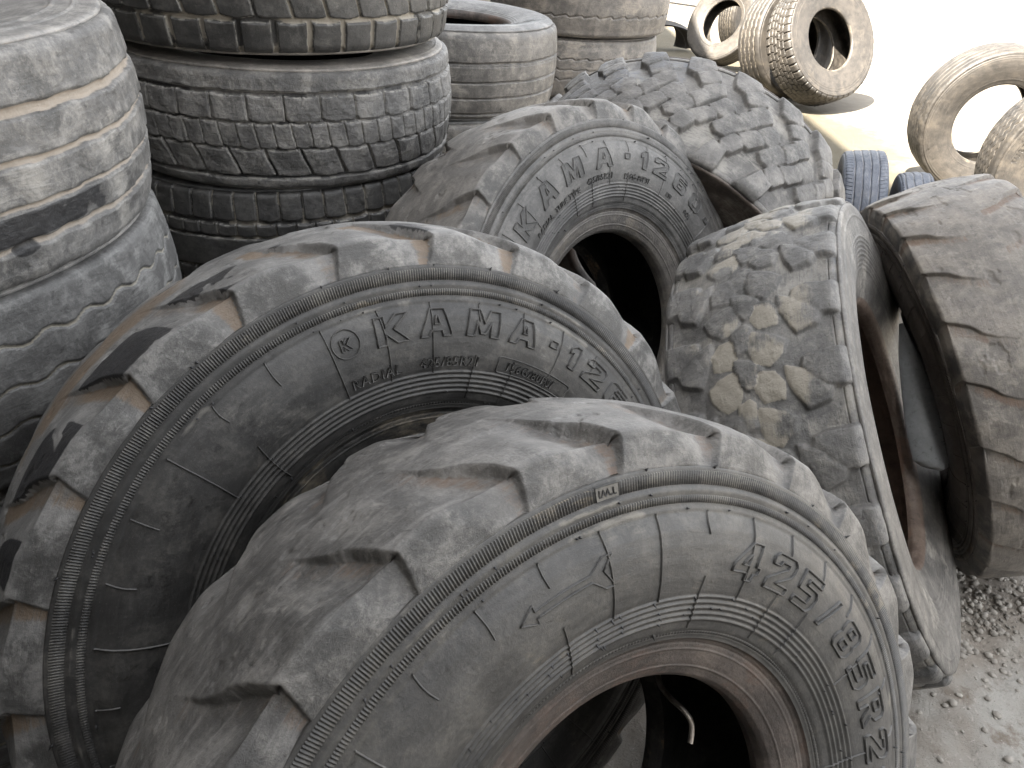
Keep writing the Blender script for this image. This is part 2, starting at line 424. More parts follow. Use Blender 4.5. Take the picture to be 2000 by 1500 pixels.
# ------------------------------------------------------------------ the big lugged tyre
LUG_V = np.array([(.561, .184), (.585, .1785), (.6075, .1705), (.6125, .1655), (.6180, .143), (.622, .116), (.6245, .095), (.6265, .067), (.628, .045), (.630, 0)])
LUG_W = np.array([0, -.7, -1.2, -.7, .3, 1.7, 3.7, 5.2, 6.0, 8.0])
LUG_S = np.array([3.8, 6.2, 8.6, 9.6, 10.0, 10.3, 11.2, 12.8, 14.0, 15.0])
LUG_D = np.array([.007, .016, .031, .036, .036, .031, .021, .010, .004, 0])
SIDE_P = [(.140, .545), (.160, .556), (.177, .5625), (.1845, .5625), (.1855, .5595), (.186, .5365), (.1885, .5355), (.1895, .531), (.1885, .528), (.1885, .5135), (.190, .5105), (.191, .508), (.1895, .505), (.193, .500), (.1995, .485), (.2025, .465), (.2025, .445), (.200, .422), (.196, .404), (.1925, .395), (.185, .364), (.1805, .351), (.1785, .3475), (.174, .343), (.1715, .334)]
BEAD_P = [(.1715, .334), (.1665, .3315), (.164, .326), (.1605, .312), (.156, .298), (.150, .285), (.146, .2775), (.138, .272), (.124, .2695), (.108, .273), (.100, .280)]
LINER_P = [(.100, .280), (.118, .31), (.15, .36), (.168, .42), (.165, .48), (.15, .53), (.125, .57), (.08, .592), (0, .600)]
def lugged_tyre(name, label, c, n, mats, R=.632, phase=0.0, mirror=False, seed=1, wear=1.0, nth=64, stain=None, dirt_tread=0.6, crown_dirt=None,
                letters=None, ribs=None, band_dirt=0.4, depth=1.0, wscale=1.0, group='large lugged tyres leaning on each other', hi=True, side_dirt=0.5):
    k = R/.632
    root, M = tyre_root(name, c, n, R, .15*k, label, 'tyre', group)
    sgn = -1 if mirror else 1
    # ---- tread
    half = [(a*wscale, r) for r, a in LUG_V]
    prof = [(.150*wscale, .53), (.172*wscale, .552)]+half+[(-a, r) for a, r in half[::-1][1:]]+[(-.172*wscale, .552), (-.150*wscale, .53)]
    s, a, r = resample(prof, .0030, .0015)
    na, nr = prof_normals(a, r, (0, .45))
    nu = 24*nth; th = thetas(nu)
    A = np.broadcast_to(a, (nu+1, len(a))); deg = np.degrees(th)[:, None]
    Pb = revolve(th, a, r)
    jit = (fbm(Pb, 6, 2, seed)-.5)*1.8+(fbm(Pb, 34, 2, seed+1)-.5)*.16
    def dirs(arr): # profile parameter per sample, by position along half-profile
        hv = np.r_[0, np.cumsum(np.hypot(*np.diff(np.array(half), axis=0).T))]
        tot = hv[-1]
        # distance from band edge for each sample
        d0 = np.hypot(a-half[0][0], r-half[0][1]); i0 = d0.argmin(); d1 = np.hypot(a+half[0][0], r-half[0][1]); i1 = d1.argmin()
        dist = np.minimum(np.abs(s-s[i0]), np.abs(s[i1]-s)); dist[s < s[i0]] = 0; dist[s > s[i1]] = 0
        return np.interp(dist, hv, arr), dist
    W, dist = dirs(LUG_W); S, _ = dirs(LUG_S); D, _ = dirs(LUG_D)
    near_side = (a > 0)
    face = np.interp(dist, [0, .045, .055], [1, 1, 0])
    dep = np.zeros(A.shape); fl = np.zeros(A.shape); lugtop = np.ones(A.shape)
    lugrnd = np.random.default_rng(seed).random(80)
    for side_k, msk in ((0, near_side), (1, ~near_side)):
        ph = phase+(7.5 if side_k else 0)
        x0 = sgn*(deg-ph)
        li = np.floor(x0/15).astype(int)
        for sh in (-1, 0, 1):
            psi = x0-(li+sh)*15.0+jit
            lr = lugrnd[(li+sh) % 24]
            Wk, Sk = W[None]+(lr-.5)*.8, S[None]+(lr-.5)*1.2
            x = (Sk-psi)/(Sk-Wk)
            st = face*.07
            g = np.where(x < 0, 0, np.where(x < .05, st*x/.05, st+(1-st)*sstep(0, .92, x)))
            wall = np.clip(1-(Wk-psi)/.40, 0, 1); g = np.where(psi < Wk, np.where(x > 1, wall*wall*(3-2*wall), g), g)
            g = np.where(x > 1.0, wall*wall*(3-2*wall), g)
            dd = g*D[None]*depth*(0.85+.3*lr)
            m2 = np.broadcast_to(msk[None], dd.shape)
            dep = np.where(m2, np.maximum(dep, dd), dep)
            fl = np.where(m2, np.maximum(fl, np.clip(g, 0, 1)*(D[None] > .003)), fl)
    und = (fbm(Pb, 4, 2, seed+3)-.5)*.005*wear + (fbm(Pb, 30, 3, seed+4)-.5)*.0012*wear
    # torn edges and slashes across the worn crown
    sl = fbm(Pb*np.array([1, 1, 2.2]), 13, 4, seed+8); und = und-.0022*sstep(.64, .67, sl)*wear*sstep(.07, .11, dist)[None]
    h = -dep+und
    Pd = revolve(th, a[None]+na[None]*h, r[None]+nr[None]*h)*k
    ctl = np.zeros(A.shape+(4,))
    ctl[..., 0] = dirt_tread*sstep(.62, .98, fl)*(.3+.9*fbm(Pb, 9, 3, seed+5))
    ctl[..., 2] = .40*sstep(.02, .08, fl)*(1-sstep(.12, .3, fl))*(D[None] > .01)+.30*sstep(.1, .02, np.abs(A))
    ctl[..., 3] = face[None]*(1-.75*sstep(.25, .6, fl))*.95
    if crown_dirt is not None: ctl[..., 0] = np.maximum(ctl[..., 0], crown_dirt(A, deg, Pb))
    if stain is not None: ctl[..., 1] = stain(A, deg, Pb, fl)
    mb = MB(); mb.grid(Pd, tc_of(th, s, R), ctl); mb.build('tread', mats['tread'], root, M)
    # ---- sidewalls
    SP = [(a_*wscale if a_ > .17 else a_, r_) for a_, r_ in SIDE_P]
    s1, a1, r1 = resample(SP, .0017, .0034)
    # concentric rings
    for rc in (.396, .388, .380, .372, .364):
        b = .0030*np.exp(-((r1-rc)/.0016)**2); a1 = a1+b
    a1 = a1+.0012*np.exp(-((r1-.3405)/.0014)**2)
    nus = 720 if hi else 300; ths = thetas(nus)
    i0 = int(np.argmax(r1)); side = Side(a1[i0:], r1[i0:])
    for z in (1, -1):
        mb = MB()
        P = revolve(ths, a1*z, r1)
        nz = fbm(P, 7, 3, seed+11); wob = (fbm(P, 6, 2, seed+12)-.5)*.004
        P = P.copy(); P[..., 2] += wob*z
        C = np.zeros(P.shape[:2]+(4,))
        inring = sstep(.41, .40, r1)*sstep(.345, .36, r1)
        C[..., 0] = side_dirt*.75*sstep(.47, .62, .5*nz+.5*fbm(P, 26, 4, seed+13))*(.35+.65*sstep(.50, .40, r1))[None]
        C[..., 2] = .35*sstep(.58, .72, fbm(P, 12, 3, seed+15))+band_dirt*.5*(np.exp(-((r1-.5095)/.004)**2)+np.exp(-((r1-.532)/.003)**2))[None]
        C[..., 3] = (.9*sstep(.3515, .3495, r1)+.5*sstep(.400, .396, r1)*sstep(.356, .36, r1))[None]
        mb.grid(P*k, tc_of(ths, s1, R, 3.0), C)
        if z == 1 and hi:
            # knurled bands
            for ra, rb, nk in ((.5575, .5385, 860), (.5265, .5155, 830)):
                tb = thetas(nk*4); pat = np.tile([0, 1, 1, 0], nk); pat = np.r_[pat, 0]
                rr = np.array([ra, ra-.0012, rb+.0012, rb]); hh = np.array([-.001, 1, 1, -.001])
                H = np.where(hh[None] < 0, -.001, .0001+.0021*pat[:, None])
                PP = np.stack([side.at(tb, np.full(len(tb), rr[i]), H[:, i]) for i in range(4)], 1)
                PP[..., 2] += ((fbm(PP, 6, 2, seed+12)-.5)*.004)
                CC = np.zeros(PP.shape[:2]+(4,)); nb = fbm(PP, 10, 3, seed+21)
                CC[..., 0] = band_dirt*sstep(.55, .7, nb); CC[..., 2] = .55*pat[:, None]*sstep(.35, .6, fbm(PP, 6, 3, seed+22))
                mb.grid(PP*k, tc_of(tb, rr, R, 3.0), CC)
            # fine knurl inside the rings
            nk = 420; tb = thetas(nk*4); pat = np.r_[np.tile([0, 1, 1, 0], nk), 0]
            rr = np.array([.3465, .3455, .3425, .3415]); H = np.where(np.array([-1, 1, 1, -1])[None] < 0, -.001, .0002+.001*pat[:, None])
            PP = np.stack([side.at(tb, np.full(len(tb), rr[i]), H[:, i]) for i in range(4)], 1); mb.grid(PP*k, tc_of(tb, rr, R, 3.0))
            # radial mould ribs
            rr_ = np.random.default_rng(seed+30)
            for i in range(36):
                ph = (ribs or 0)+i*10.0
                u = rr_.random()
                segs = [(.507, .397)] if u < .45 else ([(.507, .478), (.425, .352)] if u < .8 else [(.507, .470)])
                for q0, q1 in segs:
                    q = np.linspace(q0, q1, 40); t = np.full(40, rad(ph))+np.sin(np.linspace(0, 3, 40))*.0035*(rr_.random()-.5)*4
                    m2 = MB(); ridge(m2, side, t, q, .0028, .0022); v_ = m2.v[0]; v_[:, 2] += (fbm(v_, 6, 2, seed+12)-.5)*.004
                    mb.add(v_*k, m2.q[0], None, m2.tc[0], m2.ctl[0])
            # moulding hairs on the rings and band edges
            for i in range(190):
                ph = rad(rr_.random()*360); q = rr_.choice([.396, .388, .380, .372, .364, .3475, .509, .531, .561])
                l_ = .004+.006*rr_.random(); w_ = .0015
                b = side.at(np.array([ph-w_/q, ph+w_/q, ph+w_/q, ph-w_/q]), np.array([q-w_, q-w_, q+w_, q+w_]), -.0005)
                t = side.at(np.array([ph+.3*l_/q]), np.array([q]), l_)
                mb.add(np.concatenate([b, t])*k, None, [(0, 1, 4), (1, 2, 4), (2, 3, 4), (3, 0, 4)], None, np.tile([0, .9, 0, 0], (5, 1)))
        mb.build('sidewall', mats['side'], root, M)
        mb = MB(); sb, ab, rb = resample(BEAD_P, .0012, .003)
        ab = ab+.0013*np.exp(-((rb-.3165)/.0012)**2)+.0016*np.exp(-((rb-.2905)/.0013)**2)-.0012*np.exp(-((rb-.326)/.0016)**2)
        P = revolve(ths, ab*z, rb); C = np.zeros(P.shape[:2]+(4,)); C[..., 0] = .45*sstep(.40, .65, fbm(P, 14, 4, seed+40))
        P = P.copy(); P[..., 2] += z*(fbm(P, 6, 2, seed+12)-.5)*.004
        mb.grid(P*k, tc_of(ths, sb, R, 5.0), C); mb.build('bead', mats['bead'] if z == 1 else mats['liner'], root, M)  # far bead takes the dark liner colour, imitating shade inside the hole
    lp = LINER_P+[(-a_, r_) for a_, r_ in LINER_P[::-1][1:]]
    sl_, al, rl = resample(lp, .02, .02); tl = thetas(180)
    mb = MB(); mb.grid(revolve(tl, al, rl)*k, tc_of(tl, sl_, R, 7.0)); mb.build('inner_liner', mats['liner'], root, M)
    if letters:
        parts = letters(side)
        for nm, mb in parts:
            for i, v in enumerate(mb.v):
                v = v.copy(); v[:, 2] += (fbm(v, 6, 2, seed+12)-.5)*.004; mb.v[i] = v*k
            mb.build(nm, mats['fill' if nm == 'letter_face' else 'letter'], root, M)
    return root

# ------------------------------------------------------------------ block and rib tyres
def poly_height(tile_polys, period, lo, hi_, nth_per, nv, soft, groove=None):
    """signed-distance height tile: polys in (deg, axial m); returns (nth_per,nv) in 0..1 and block id"""
    dg = np.arange(nth_per)/nth_per*period; ax = np.linspace(lo, hi_, nv)
    return dg, ax
def tile_sd(X, Y, polys, kx):
    """X deg, Y metres; polys list of arrays (deg, m); returns max signed distance (metres, inside positive) and id"""
    best = np.full(X.shape, -1.0); idx = np.zeros(X.shape, int)
    for i, p in enumerate(polys):
        p = np.asarray(p, float); px, py = p[:, 0]*kx, p[:, 1]
        x, y = X*kx, Y
        d2 = np.full(X.shape, 1e9); ins = np.zeros(X.shape, bool)
        for a in range(len(p)):
            x1, y1, x2, y2 = px[a-1], py[a-1], px[a], py[a]
            dx, dy = x2-x1, y2-y1; L = dx*dx+dy*dy
            t = np.clip(((x-x1)*dx+(y-y1)*dy)/L, 0, 1)
            d2 = np.minimum(d2, (x-x1-t*dx)**2+(y-y1-t*dy)**2)
            ins ^= ((y1 > y) != (y2 > y)) & (x < dx*(y-y1)/(dy+1e-12)+x1)
        sd = np.sqrt(d2)*np.where(ins, 1, -1)
        m = sd > best; best = np.where(m, sd, best); idx = np.where(m, i, idx)
    return best, idx
TRUCK = dict(
    side=[(.93, .968), (.965, .945), (.985, .915), (1.0, .87), (1.0, .80), (.975, .73), (.93, .67), (.86, .60), (.80, .565)],
    bead=[(.80, .565), (.775, .555), (.735, .548), (.66, .546), (.60, .555)])
def road_tyre(name, label, c, n, R, w, mats, height_fn, group, seed=1, nth=1200, nv_step=.0032, crown=.985, rim=None, side_rings=(), letters=None, side_ctl=None,
              round_sh=.02, seam=90.0, hi=True, bulge=1.0, ns=420, tread_w=.86, cat='tyre', twist=0.0, smooth_side=.01):
    """height_fn(deg, A, P, hw) -> (height in metres (<=0 grooves), ctl)"""
    hw = w/2
    root, M = tyre_root(name, c, n, R, hw, label, cat, group)
    if twist: M = M @ Matrix.Rotation(rad(twist), 4, 'Z')
    tw = hw*tread_w
    rim = rim or .55*R
    # tread profile
    prof = [(tw*1.02, R*.925), (tw*1.05, R*.945), (tw*1.03, R*.962), (tw*.97, R*.978)]+[(tw*x, R*(1-(1-crown)*abs(x)**2.2)) for x in np.linspace(.9, -.9, 19)]+[(-tw*.97, R*.978), (-tw*1.03, R*.962), (-tw*1.05, R*.945), (-tw*1.02, R*.925)]
    s, a, r = resample(prof, nv_step, round_sh)
    na, nr = prof_normals(a, r, (0, R*.7)); th = thetas(nth, seam)
    A = np.broadcast_to(a, (nth+1, len(a))); deg = np.broadcast_to(np.degrees(th)[:, None], A.shape)
    Pb = revolve(th, a, r)
    h, ctl = height_fn(deg, A, Pb, tw)
    edge = sstep(tw*1.06, tw*.99, np.abs(A)); h = h*np.where(np.abs(A) > tw*.97, sstep(R*.93, R*.95, np.broadcast_to(r, A.shape)), 1)
    Pd = revolve(th, a[None]+na[None]*h, r[None]+nr[None]*h)
    mb = MB(); mb.grid(Pd, tc_of(th, s, R), ctl); mb.build('tread', mats['tread'], root, M)
    # sidewalls
    sp = [(tw*.98, R*.925), (tw*1.045, R*.942), (tw*1.075, R*.93), (hw*1.0*bulge, R*.87), (hw*1.0*bulge, R*.80), (hw*.97*bulge, R*.73)]
    x0, r0 = sp[-1]; rb = rim*1.05
    sp += [(hw*.90, (r0+rb)/2*.99), (hw*.82, rb)]
    s1, a1, r1 = resample(sp, .003 if hi else .008, smooth_side)
    bumpw = .0016
    for rc, hh in side_rings: a1 = a1+hh*np.exp(-((r1/R-rc)*R/bumpw/1.3)**2)
    ths = thetas(ns, seam)
    for z in (1, -1):
        P = revolve(ths, a1*z, r1); P = P.copy(); P[..., 2] += z*(fbm(P, 5, 2, seed+12)-.5)*.005
        C = np.zeros(P.shape[:2]+(4,)); C[..., 2] = .45*sstep(.5, .65, fbm(P, 6, 4, seed+9)); C[..., 0] = .3*sstep(.55, .7, fbm(P, 9, 3, seed+10))
        if side_ctl is not None and z == 1: side_ctl(C, np.degrees(ths), r1/R, P)
        mb = MB(); mb.grid(P, tc_of(ths, s1, R, 3.0), C)
        mb.build('sidewall', mats['side'], root, M)
        bp = [(hw*.82, rb), (hw*.80, rim*1.02), (hw*.76, rim*1.0), (hw*.68, rim*.992), (hw*.62, rim*1.01)]
        sb, ab, rbb = resample(bp, .004, .004); mb = MB(); P = revolve(ths, ab*z, rbb); C = np.zeros(P.shape[:2]+(4,)); C[..., 0] = .5*sstep(.4, .6, fbm(P, 9, 3, seed+2))
        mb.grid(P, tc_of(ths, sb, R, 5.0), C); mb.build('bead', mats['bead'], root, M)
    lp = [(hw*.62, rim*1.01), (hw*.72, rim*1.12), (hw*.84, R*.74), (hw*.84, R*.84), (tw*.85, R*.91), (tw*.4, R*.945)]
    lp = lp+[(0, R*.95)]+[(-x, y) for x, y in lp[::-1]]
    sl_, al, rl = resample(lp, .02, .015); tl = thetas(120, seam)
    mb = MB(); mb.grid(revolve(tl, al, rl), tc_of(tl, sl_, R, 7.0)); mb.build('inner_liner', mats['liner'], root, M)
    if letters:
        mb = MB(); letters(mb, Side(a1[4:], r1[4:]))
        for v in mb.v: v[:, 2] += (fbm(v, 5, 2, seed+12)-.5)*.005
        mb.build('lettering', mats['letter'], root, M)
    return root
# ------------------------------------------------------------------ rubber of each tyre
G = lambda v, t=0.0: (v*(1.022+t), v, v*(.968-t))
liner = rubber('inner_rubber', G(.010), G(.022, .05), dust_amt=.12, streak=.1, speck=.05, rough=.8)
liner_lit = rubber('lit_dusty_inner_rubber', G(.03, .1), G(.07, .15), dust_amt=.3, streak=.2, speck=.1)  # paler, dustier copy of the inner rubber with the light put into its colour
bead_brown = rubber('rusty_bead_rubber', (.048, .038, .033), (.11, .088, .075), dust=(.19, .155, .13), dirt=(.095, .058, .042), dust_amt=.4, streak=.3, rough=.65)
bead_grey = rubber('grey_bead_rubber', G(.085, .05), G(.17, .05), dirt=(.17, .145, .115), dust_amt=.45, streak=.3)
rust_bead = rubber('rust_stained_bead', (.10, .068, .05), (.20, .15, .12), dust=(.26, .21, .17), dirt=(.15, .085, .055), dust_amt=.4)
lit_rust_liner = rubber('lit_rusty_inner_rubber', (.15, .095, .068), (.30, .22, .17), dust=(.34, .28, .22), dust_amt=.3)  # rust brown, lightened to stand in for light falling into the hole
def mats(tr, si, be=None, li=None, le=None, fi=None):
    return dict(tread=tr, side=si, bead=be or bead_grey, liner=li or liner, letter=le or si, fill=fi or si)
m_front_tr = rubber('front_tread_rubber', G(.09, .02), G(.205, .02), dust=(.31, .295, .27), dirt=(.125, .082, .055), dust_amt=.38, streak=.45, rough=.52, bump=.6)
m_front_si = rubber('front_sidewall_rubber', G(.047), G(.082, .015), dust=(.22, .205, .175), dirt=(.21, .175, .125), dust_amt=.22, streak=.22, rough=.50, bump=.28, speck=.18)
m_mid_tr = rubber('middle_tread_rubber', G(.115, -.01), G(.225, -.0), dust=(.35, .34, .32), dirt=(.145, .105, .07), stain=(.008, .008, .010), dust_amt=.45, streak=.35, rough=.54, bump=.5)
m_mid_si = rubber('middle_sidewall_rubber', G(.024), G(.056), dust=(.19, .18, .16), dirt=(.21, .18, .135), dust_amt=.26, streak=.25, rough=.52, bump=.25, speck=.22)
m_back_tr = rubber('back_tread_rubber', G(.135, .03), G(.21, .04), dust=(.31, .29, .26), dirt=(.13, .085, .05), dust_amt=.4, streak=.3)
m_back_si = rubber('back_sidewall_rubber', G(.075), G(.135, .01), dust=(.25, .24, .225), dirt=(.20, .165, .12), dust_amt=.35, streak=.3, bump=.3)
m_back_fill = rubber('dark_letter_rubber', G(.055), G(.085), dust=(.2, .19, .17), dust_amt=.2, streak=.3, bump=.6)
m_right_tr = rubber('right_tread_rubber', G(.10, .09), G(.19, .10), dust=(.30, .27, .225), dirt=(.105, .065, .042), dust_amt=.45, streak=.35)
m_right_si = rubber('right_sidewall_rubber', (.045, .036, .030), (.085, .07, .06), dust_amt=.2, streak=.3)
m_block_tr = rubber('block_tread_rubber', G(.062, .0), G(.17, .01), dust=(.29, .275, .245), dirt=(.255, .232, .19), stain=(.08, .095, .12), dust_amt=.45, streak=.15, bump=.8)
m_block_si = rubber('block_sidewall_rubber', G(.065, .03), G(.125, .04), dust=(.32, .30, .265), dirt=(.16, .10, .06), dust_amt=.4, streak=.4)
m_hex_tr = rubber('hex_tread_rubber', G(.075, .02), G(.18, .03), dust=(.31, .295, .265), dirt=(.15, .125, .095), stain=(.085, .10, .13), dust_amt=.4, streak=.1, bump=.8)
m_brown_si = rubber('brown_sidewall_rubber', (.05, .037, .028), (.10, .075, .058), dust_amt=.2)
m_pale_tr = rubber('pale_rib_rubber', G(.095, -.01), G(.25, -.0), dust=(.40, .385, .355), dirt=(.36, .31, .255), stain=(.018, .018, .020), dust_amt=.55, streak=.2, bump=.6, speck=.35)
m_pale_si = rubber('pale_sidewall_rubber', G(.20, .0), G(.32, .01), dust=(.42, .40, .37), dirt=(.30, .22, .15), dust_amt=.5, streak=.3)
m_blue_tr = rubber('bluish_rib_rubber', G(.095, -.015), G(.175, -.015), dust=(.33, .33, .32), dirt=(.30, .28, .23), stain=(.02, .02, .022), dust_amt=.45, streak=.3, bump=.5)
m_dark_tr = rubber('dark_block_rubber', G(.036), G(.078), dust=(.25, .24, .215), dirt=(.33, .30, .25), dust_amt=.20, streak=.15, rough=.52, bump=.4)
m_grit_tr = rubber('gritty_block_rubber', G(.095), G(.20, .01), dust=(.33, .315, .285), dirt=(.30, .265, .21), stain=(.012, .012, .013), dust_amt=.6, streak=.1, bump=1.0, speck=.5)
m_grit_si = rubber('dusty_sidewall_rubber', G(.19, .05), G(.31, .06), dust=(.42, .39, .34), dirt=(.28, .22, .15), dust_amt=.5, streak=.3)
m_rib_tr = rubber('ribbed_tread_rubber', G(.085, .03), G(.17, .04), dust=(.33, .305, .265), dirt=(.27, .24, .19), dust_amt=.5, streak=.25)
m_rib_si = rubber('smooth_sidewall_rubber', G(.13, -.02), G(.20, -.02), dust=(.33, .32, .30), stain=(.05, .056, .056), dust_amt=.35, streak=.2, rough=.5)
m_white = rubber('worn_white_lettering', G(.28), G(.42), dust=(.4, .39, .36), dust_amt=.4)
m_stack_tr = rubber('brown_grey_rib_rubber', G(.10, .06), G(.19, .07), dust=(.33, .29, .24), dirt=(.28, .24, .19), dust_amt=.45, streak=.3)
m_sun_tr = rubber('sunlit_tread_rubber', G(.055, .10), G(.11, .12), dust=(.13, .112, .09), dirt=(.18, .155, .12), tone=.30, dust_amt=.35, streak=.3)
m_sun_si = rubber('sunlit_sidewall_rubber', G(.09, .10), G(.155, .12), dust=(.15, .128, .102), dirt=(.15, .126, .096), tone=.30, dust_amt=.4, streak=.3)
m_car_tr = rubber('sky_tinted_black_rubber', (.055, .066, .092), (.10, .118, .155), dust=(.18, .19, .21), dirt=(.2, .2, .21), dust_amt=.25, streak=.2, rough=.5)  # black rubber with the blue of reflected skylight put into its colour
m_flap = rubber('smooth_grey_rubber', G(.30, -.06), G(.40, -.07), dust=(.25, .25, .26), dust_amt=.2, streak=.2, rough=.45, bump=.15)

# ------------------------------------------------------------------ the three big lugged tyres and the one at the right edge
def part(fn, *a, **k):
    mb = MB(); fn(mb, *a, **k); return mb
def word(side, txt, degs, r0, r1, fill=False, name='letter', **k):
    """each big letter (and its darker face) is a part of its own"""
    out = []
    for ch, d in zip(txt, degs):
        mb, fm = MB(), MB() if fill else None
        big_text(mb, fm, side, [(ch, d)], r0, r1, **k); out.append((name, mb))
        if fill: out.append(('letter_face', fm))
    return out
def letters_front(side):
    L = rad(17.0)*.46
    P = np.array([(0, 0), (.022, .012), (.022, .0045), (L-.035, .0045), (L-.014, .019), (L, .019), (L-.016, .003), (L-.002, -.019), (L-.016, -.019), (L-.034, -.0045), (.022, -.0045), (.022, -.012)])
    q = densify(P, .006)
    out = word(side, '425/85R21', (57.2, 48.2, 39.6, 31.6, 23.4, 14.4, 5.4, -3.2, -10), .424, .475, slant=.16)
    out.append(('arrow_mark', part(ridge, side, rad(103.0)-q[:, 0]/.46, .461+q[:, 1], .003, .0022, True)))
    t = rad(84.5); w = .017
    q = densify(np.array([(-w, -.0085), (w, -.0085), (w, .0085), (-w, .0085)]), .003); mb = part(ridge, side, t-q[:, 0]/.548, .548+q[:, 1], .002, .0036, True)
    cs = side.at(np.array([t-w/.548, t+w/.548, t+w/.548, t-w/.548]), np.array([.5395, .5395, .5565, .5565]), .0030)
    mb.add(cs, [(0, 1, 2, 3)], None, None, np.tile([0, 0, 1, 0], (4, 1))); out.append(('wear_mark_plate', mb))
    out.append(('wear_mark_lettering', part(small_text, side, 'TWI', 85.85, .548, .0095, lift=.0042, flip=True, ctl=(0, 1.2, 0, 0))))
    return out
def letters_middle(side):
    out = word(side, 'KAMA.1260', (88.6, 79.8, 69.6, 60.0, 52.2, 46.2, 39.4, 31.2, 23.2), .455, .496, slant=.1, line=.0042, lift=.0034, wscale=1.3)
    t = np.linspace(0, 2*np.pi, 48, endpoint=False); out.append(('round_emblem', part(ridge, side, rad(97.6)+.021*np.cos(t)/.476, .476+.021*np.sin(t), .003, .0024, True)))
    out += word(side, 'K', (97.6,), .467, .484, slant=.1, line=.0026, name='emblem_letter')
    for txt, d, sz in (('RADIAL', 99.2, .0155), ('425/85R21', 83.8, .0155), ('156G/80PSI', 62.5, .014)):
        out.append(('small_lettering', part(small_text, side, txt, d, .415, sz, lift=.0026, spacing=1.12)))
    r_ = .415; q = densify(np.array([(0, -.011), (.004, -.013), (.148, -.013), (.152, -.011), (.152, .011), (.148, .013), (.004, .013), (0, .011)]), .005)
    out.append(('lettering_frame', part(ridge, side, rad(64.6)-q[:, 0]/r_, r_+q[:, 1], .0028, .0022, True)))
    return out
def letters_back(side):
    out = word(side, 'KAMA.1260.', (128.5, 115.5, 102.3, 87.3, 75.6, 67, 58, 46.2, 35.3, 26.4), .441, .489, fill=True, slant=.12, line=.0042, lift=.0034, wscale=1.35)
    for txt, d, r_, sz in (('RADIAL  TUBE TYPE', 128, .413, .014), ('425/85R21', 97.5, .419, .0155), ('156G-80PSI', 77.5, .415, .0145), ('USE', 51.5, .413, .010), ('PCR', 38.5, .416, .012)):
        out.append(('small_lettering', part(small_text, side, txt, d, r_, sz, lift=.0026)))
    return out

m_let1 = rubber('front_lettering_rubber', G(.032), G(.065), dust=(.18, .17, .15), dust_amt=.2, streak=.2)  # darker than the sidewall: shadow lines of the raised letters put into the colour
m_let2 = rubber('middle_lettering_rubber', G(.026), G(.058), dust=(.18, .17, .15), dust_amt=.25, streak=.2)
m_let3 = rubber('back_lettering_rubber', G(.045), G(.08), dust=(.2, .19, .17), dust_amt=.2, streak=.2)
lugged_tyre('lugged_tyre', 'worn lugged tyre at the very front, with 425/85R21 and an arrow on its sidewall', (.1073, .5943, .6151), (.5156, -.7439, .4251),
            mats(m_front_tr, m_front_si, bead_brown, le=m_let1), R=.629, phase=6.5, seed=11, ribs=6.8, letters=letters_front, depth=.64, dirt_tread=.55, band_dirt=.45)
def stain_mid(A, deg, P, fl):
    s = sstep(.062, .09, A)*sstep(.170, .160, A)*(1-sstep(.10, .35, fl))
    s = s*sstep(.33, .42, fbm(P, 8, 4, 91))*sstep(72, 90, deg)*1.7
    s2 = sstep(.02, .06, A)*sstep(.12, .09, A)*sstep(.55, .62, fbm(P, 10, 3, 92))*sstep(120, 150, deg)
    return np.clip(np.maximum(s, s2), 0, 1)
def rust_mid(A, deg, P):
    return .7*sstep(.07, .03, A)*sstep(-.10, -.02, A)*sstep(.42, .6, fbm(P, 6, 3, 93))*sstep(104, 116, deg)*sstep(150, 138, deg)
lugged_tyre('lugged_tyre', 'lugged tyre with black patches on its grey tread, right behind the front one', (-.2119, 1.0164, .6913), (.5362, -.7782, .3269),
            mats(m_mid_tr, m_mid_si, m_mid_si, le=m_let2), R=.642, phase=5.2, seed=23, ribs=0.5, letters=letters_middle, stain=stain_mid, crown_dirt=rust_mid,
            depth=.48, side_dirt=.35, band_dirt=.5, dirt_tread=.75)
def stain_back(A, deg, P, fl):
    return .0*A
lugged_tyre('lugged_tyre', 'pale dusty lugged tyre with dark filled letters and a round black hole', (.1817, 1.9947, .6824), (.6624, -.6673, .3406),
            mats(m_back_tr, m_back_si, bead_grey, fi=m_back_fill, le=m_let3), R=.642, phase=11.5, seed=37, ribs=5.0, letters=letters_back, depth=.62, side_dirt=.3, band_dirt=.25, dirt_tread=.5)
lugged_tyre('lugged_tyre', 'brownish worn lugged tyre cut off by the right edge, dark sidewall turned left', (1.3692, 1.9653, .5779), (-.9234, .0654, -.3783),
            mats(m_right_tr, m_right_si, bead_brown), R=.593, phase=4.0, seed=53, mirror=True, depth=.32, ribs=3.0, dirt_tread=.6, wscale=.97, side_dirt=.3)

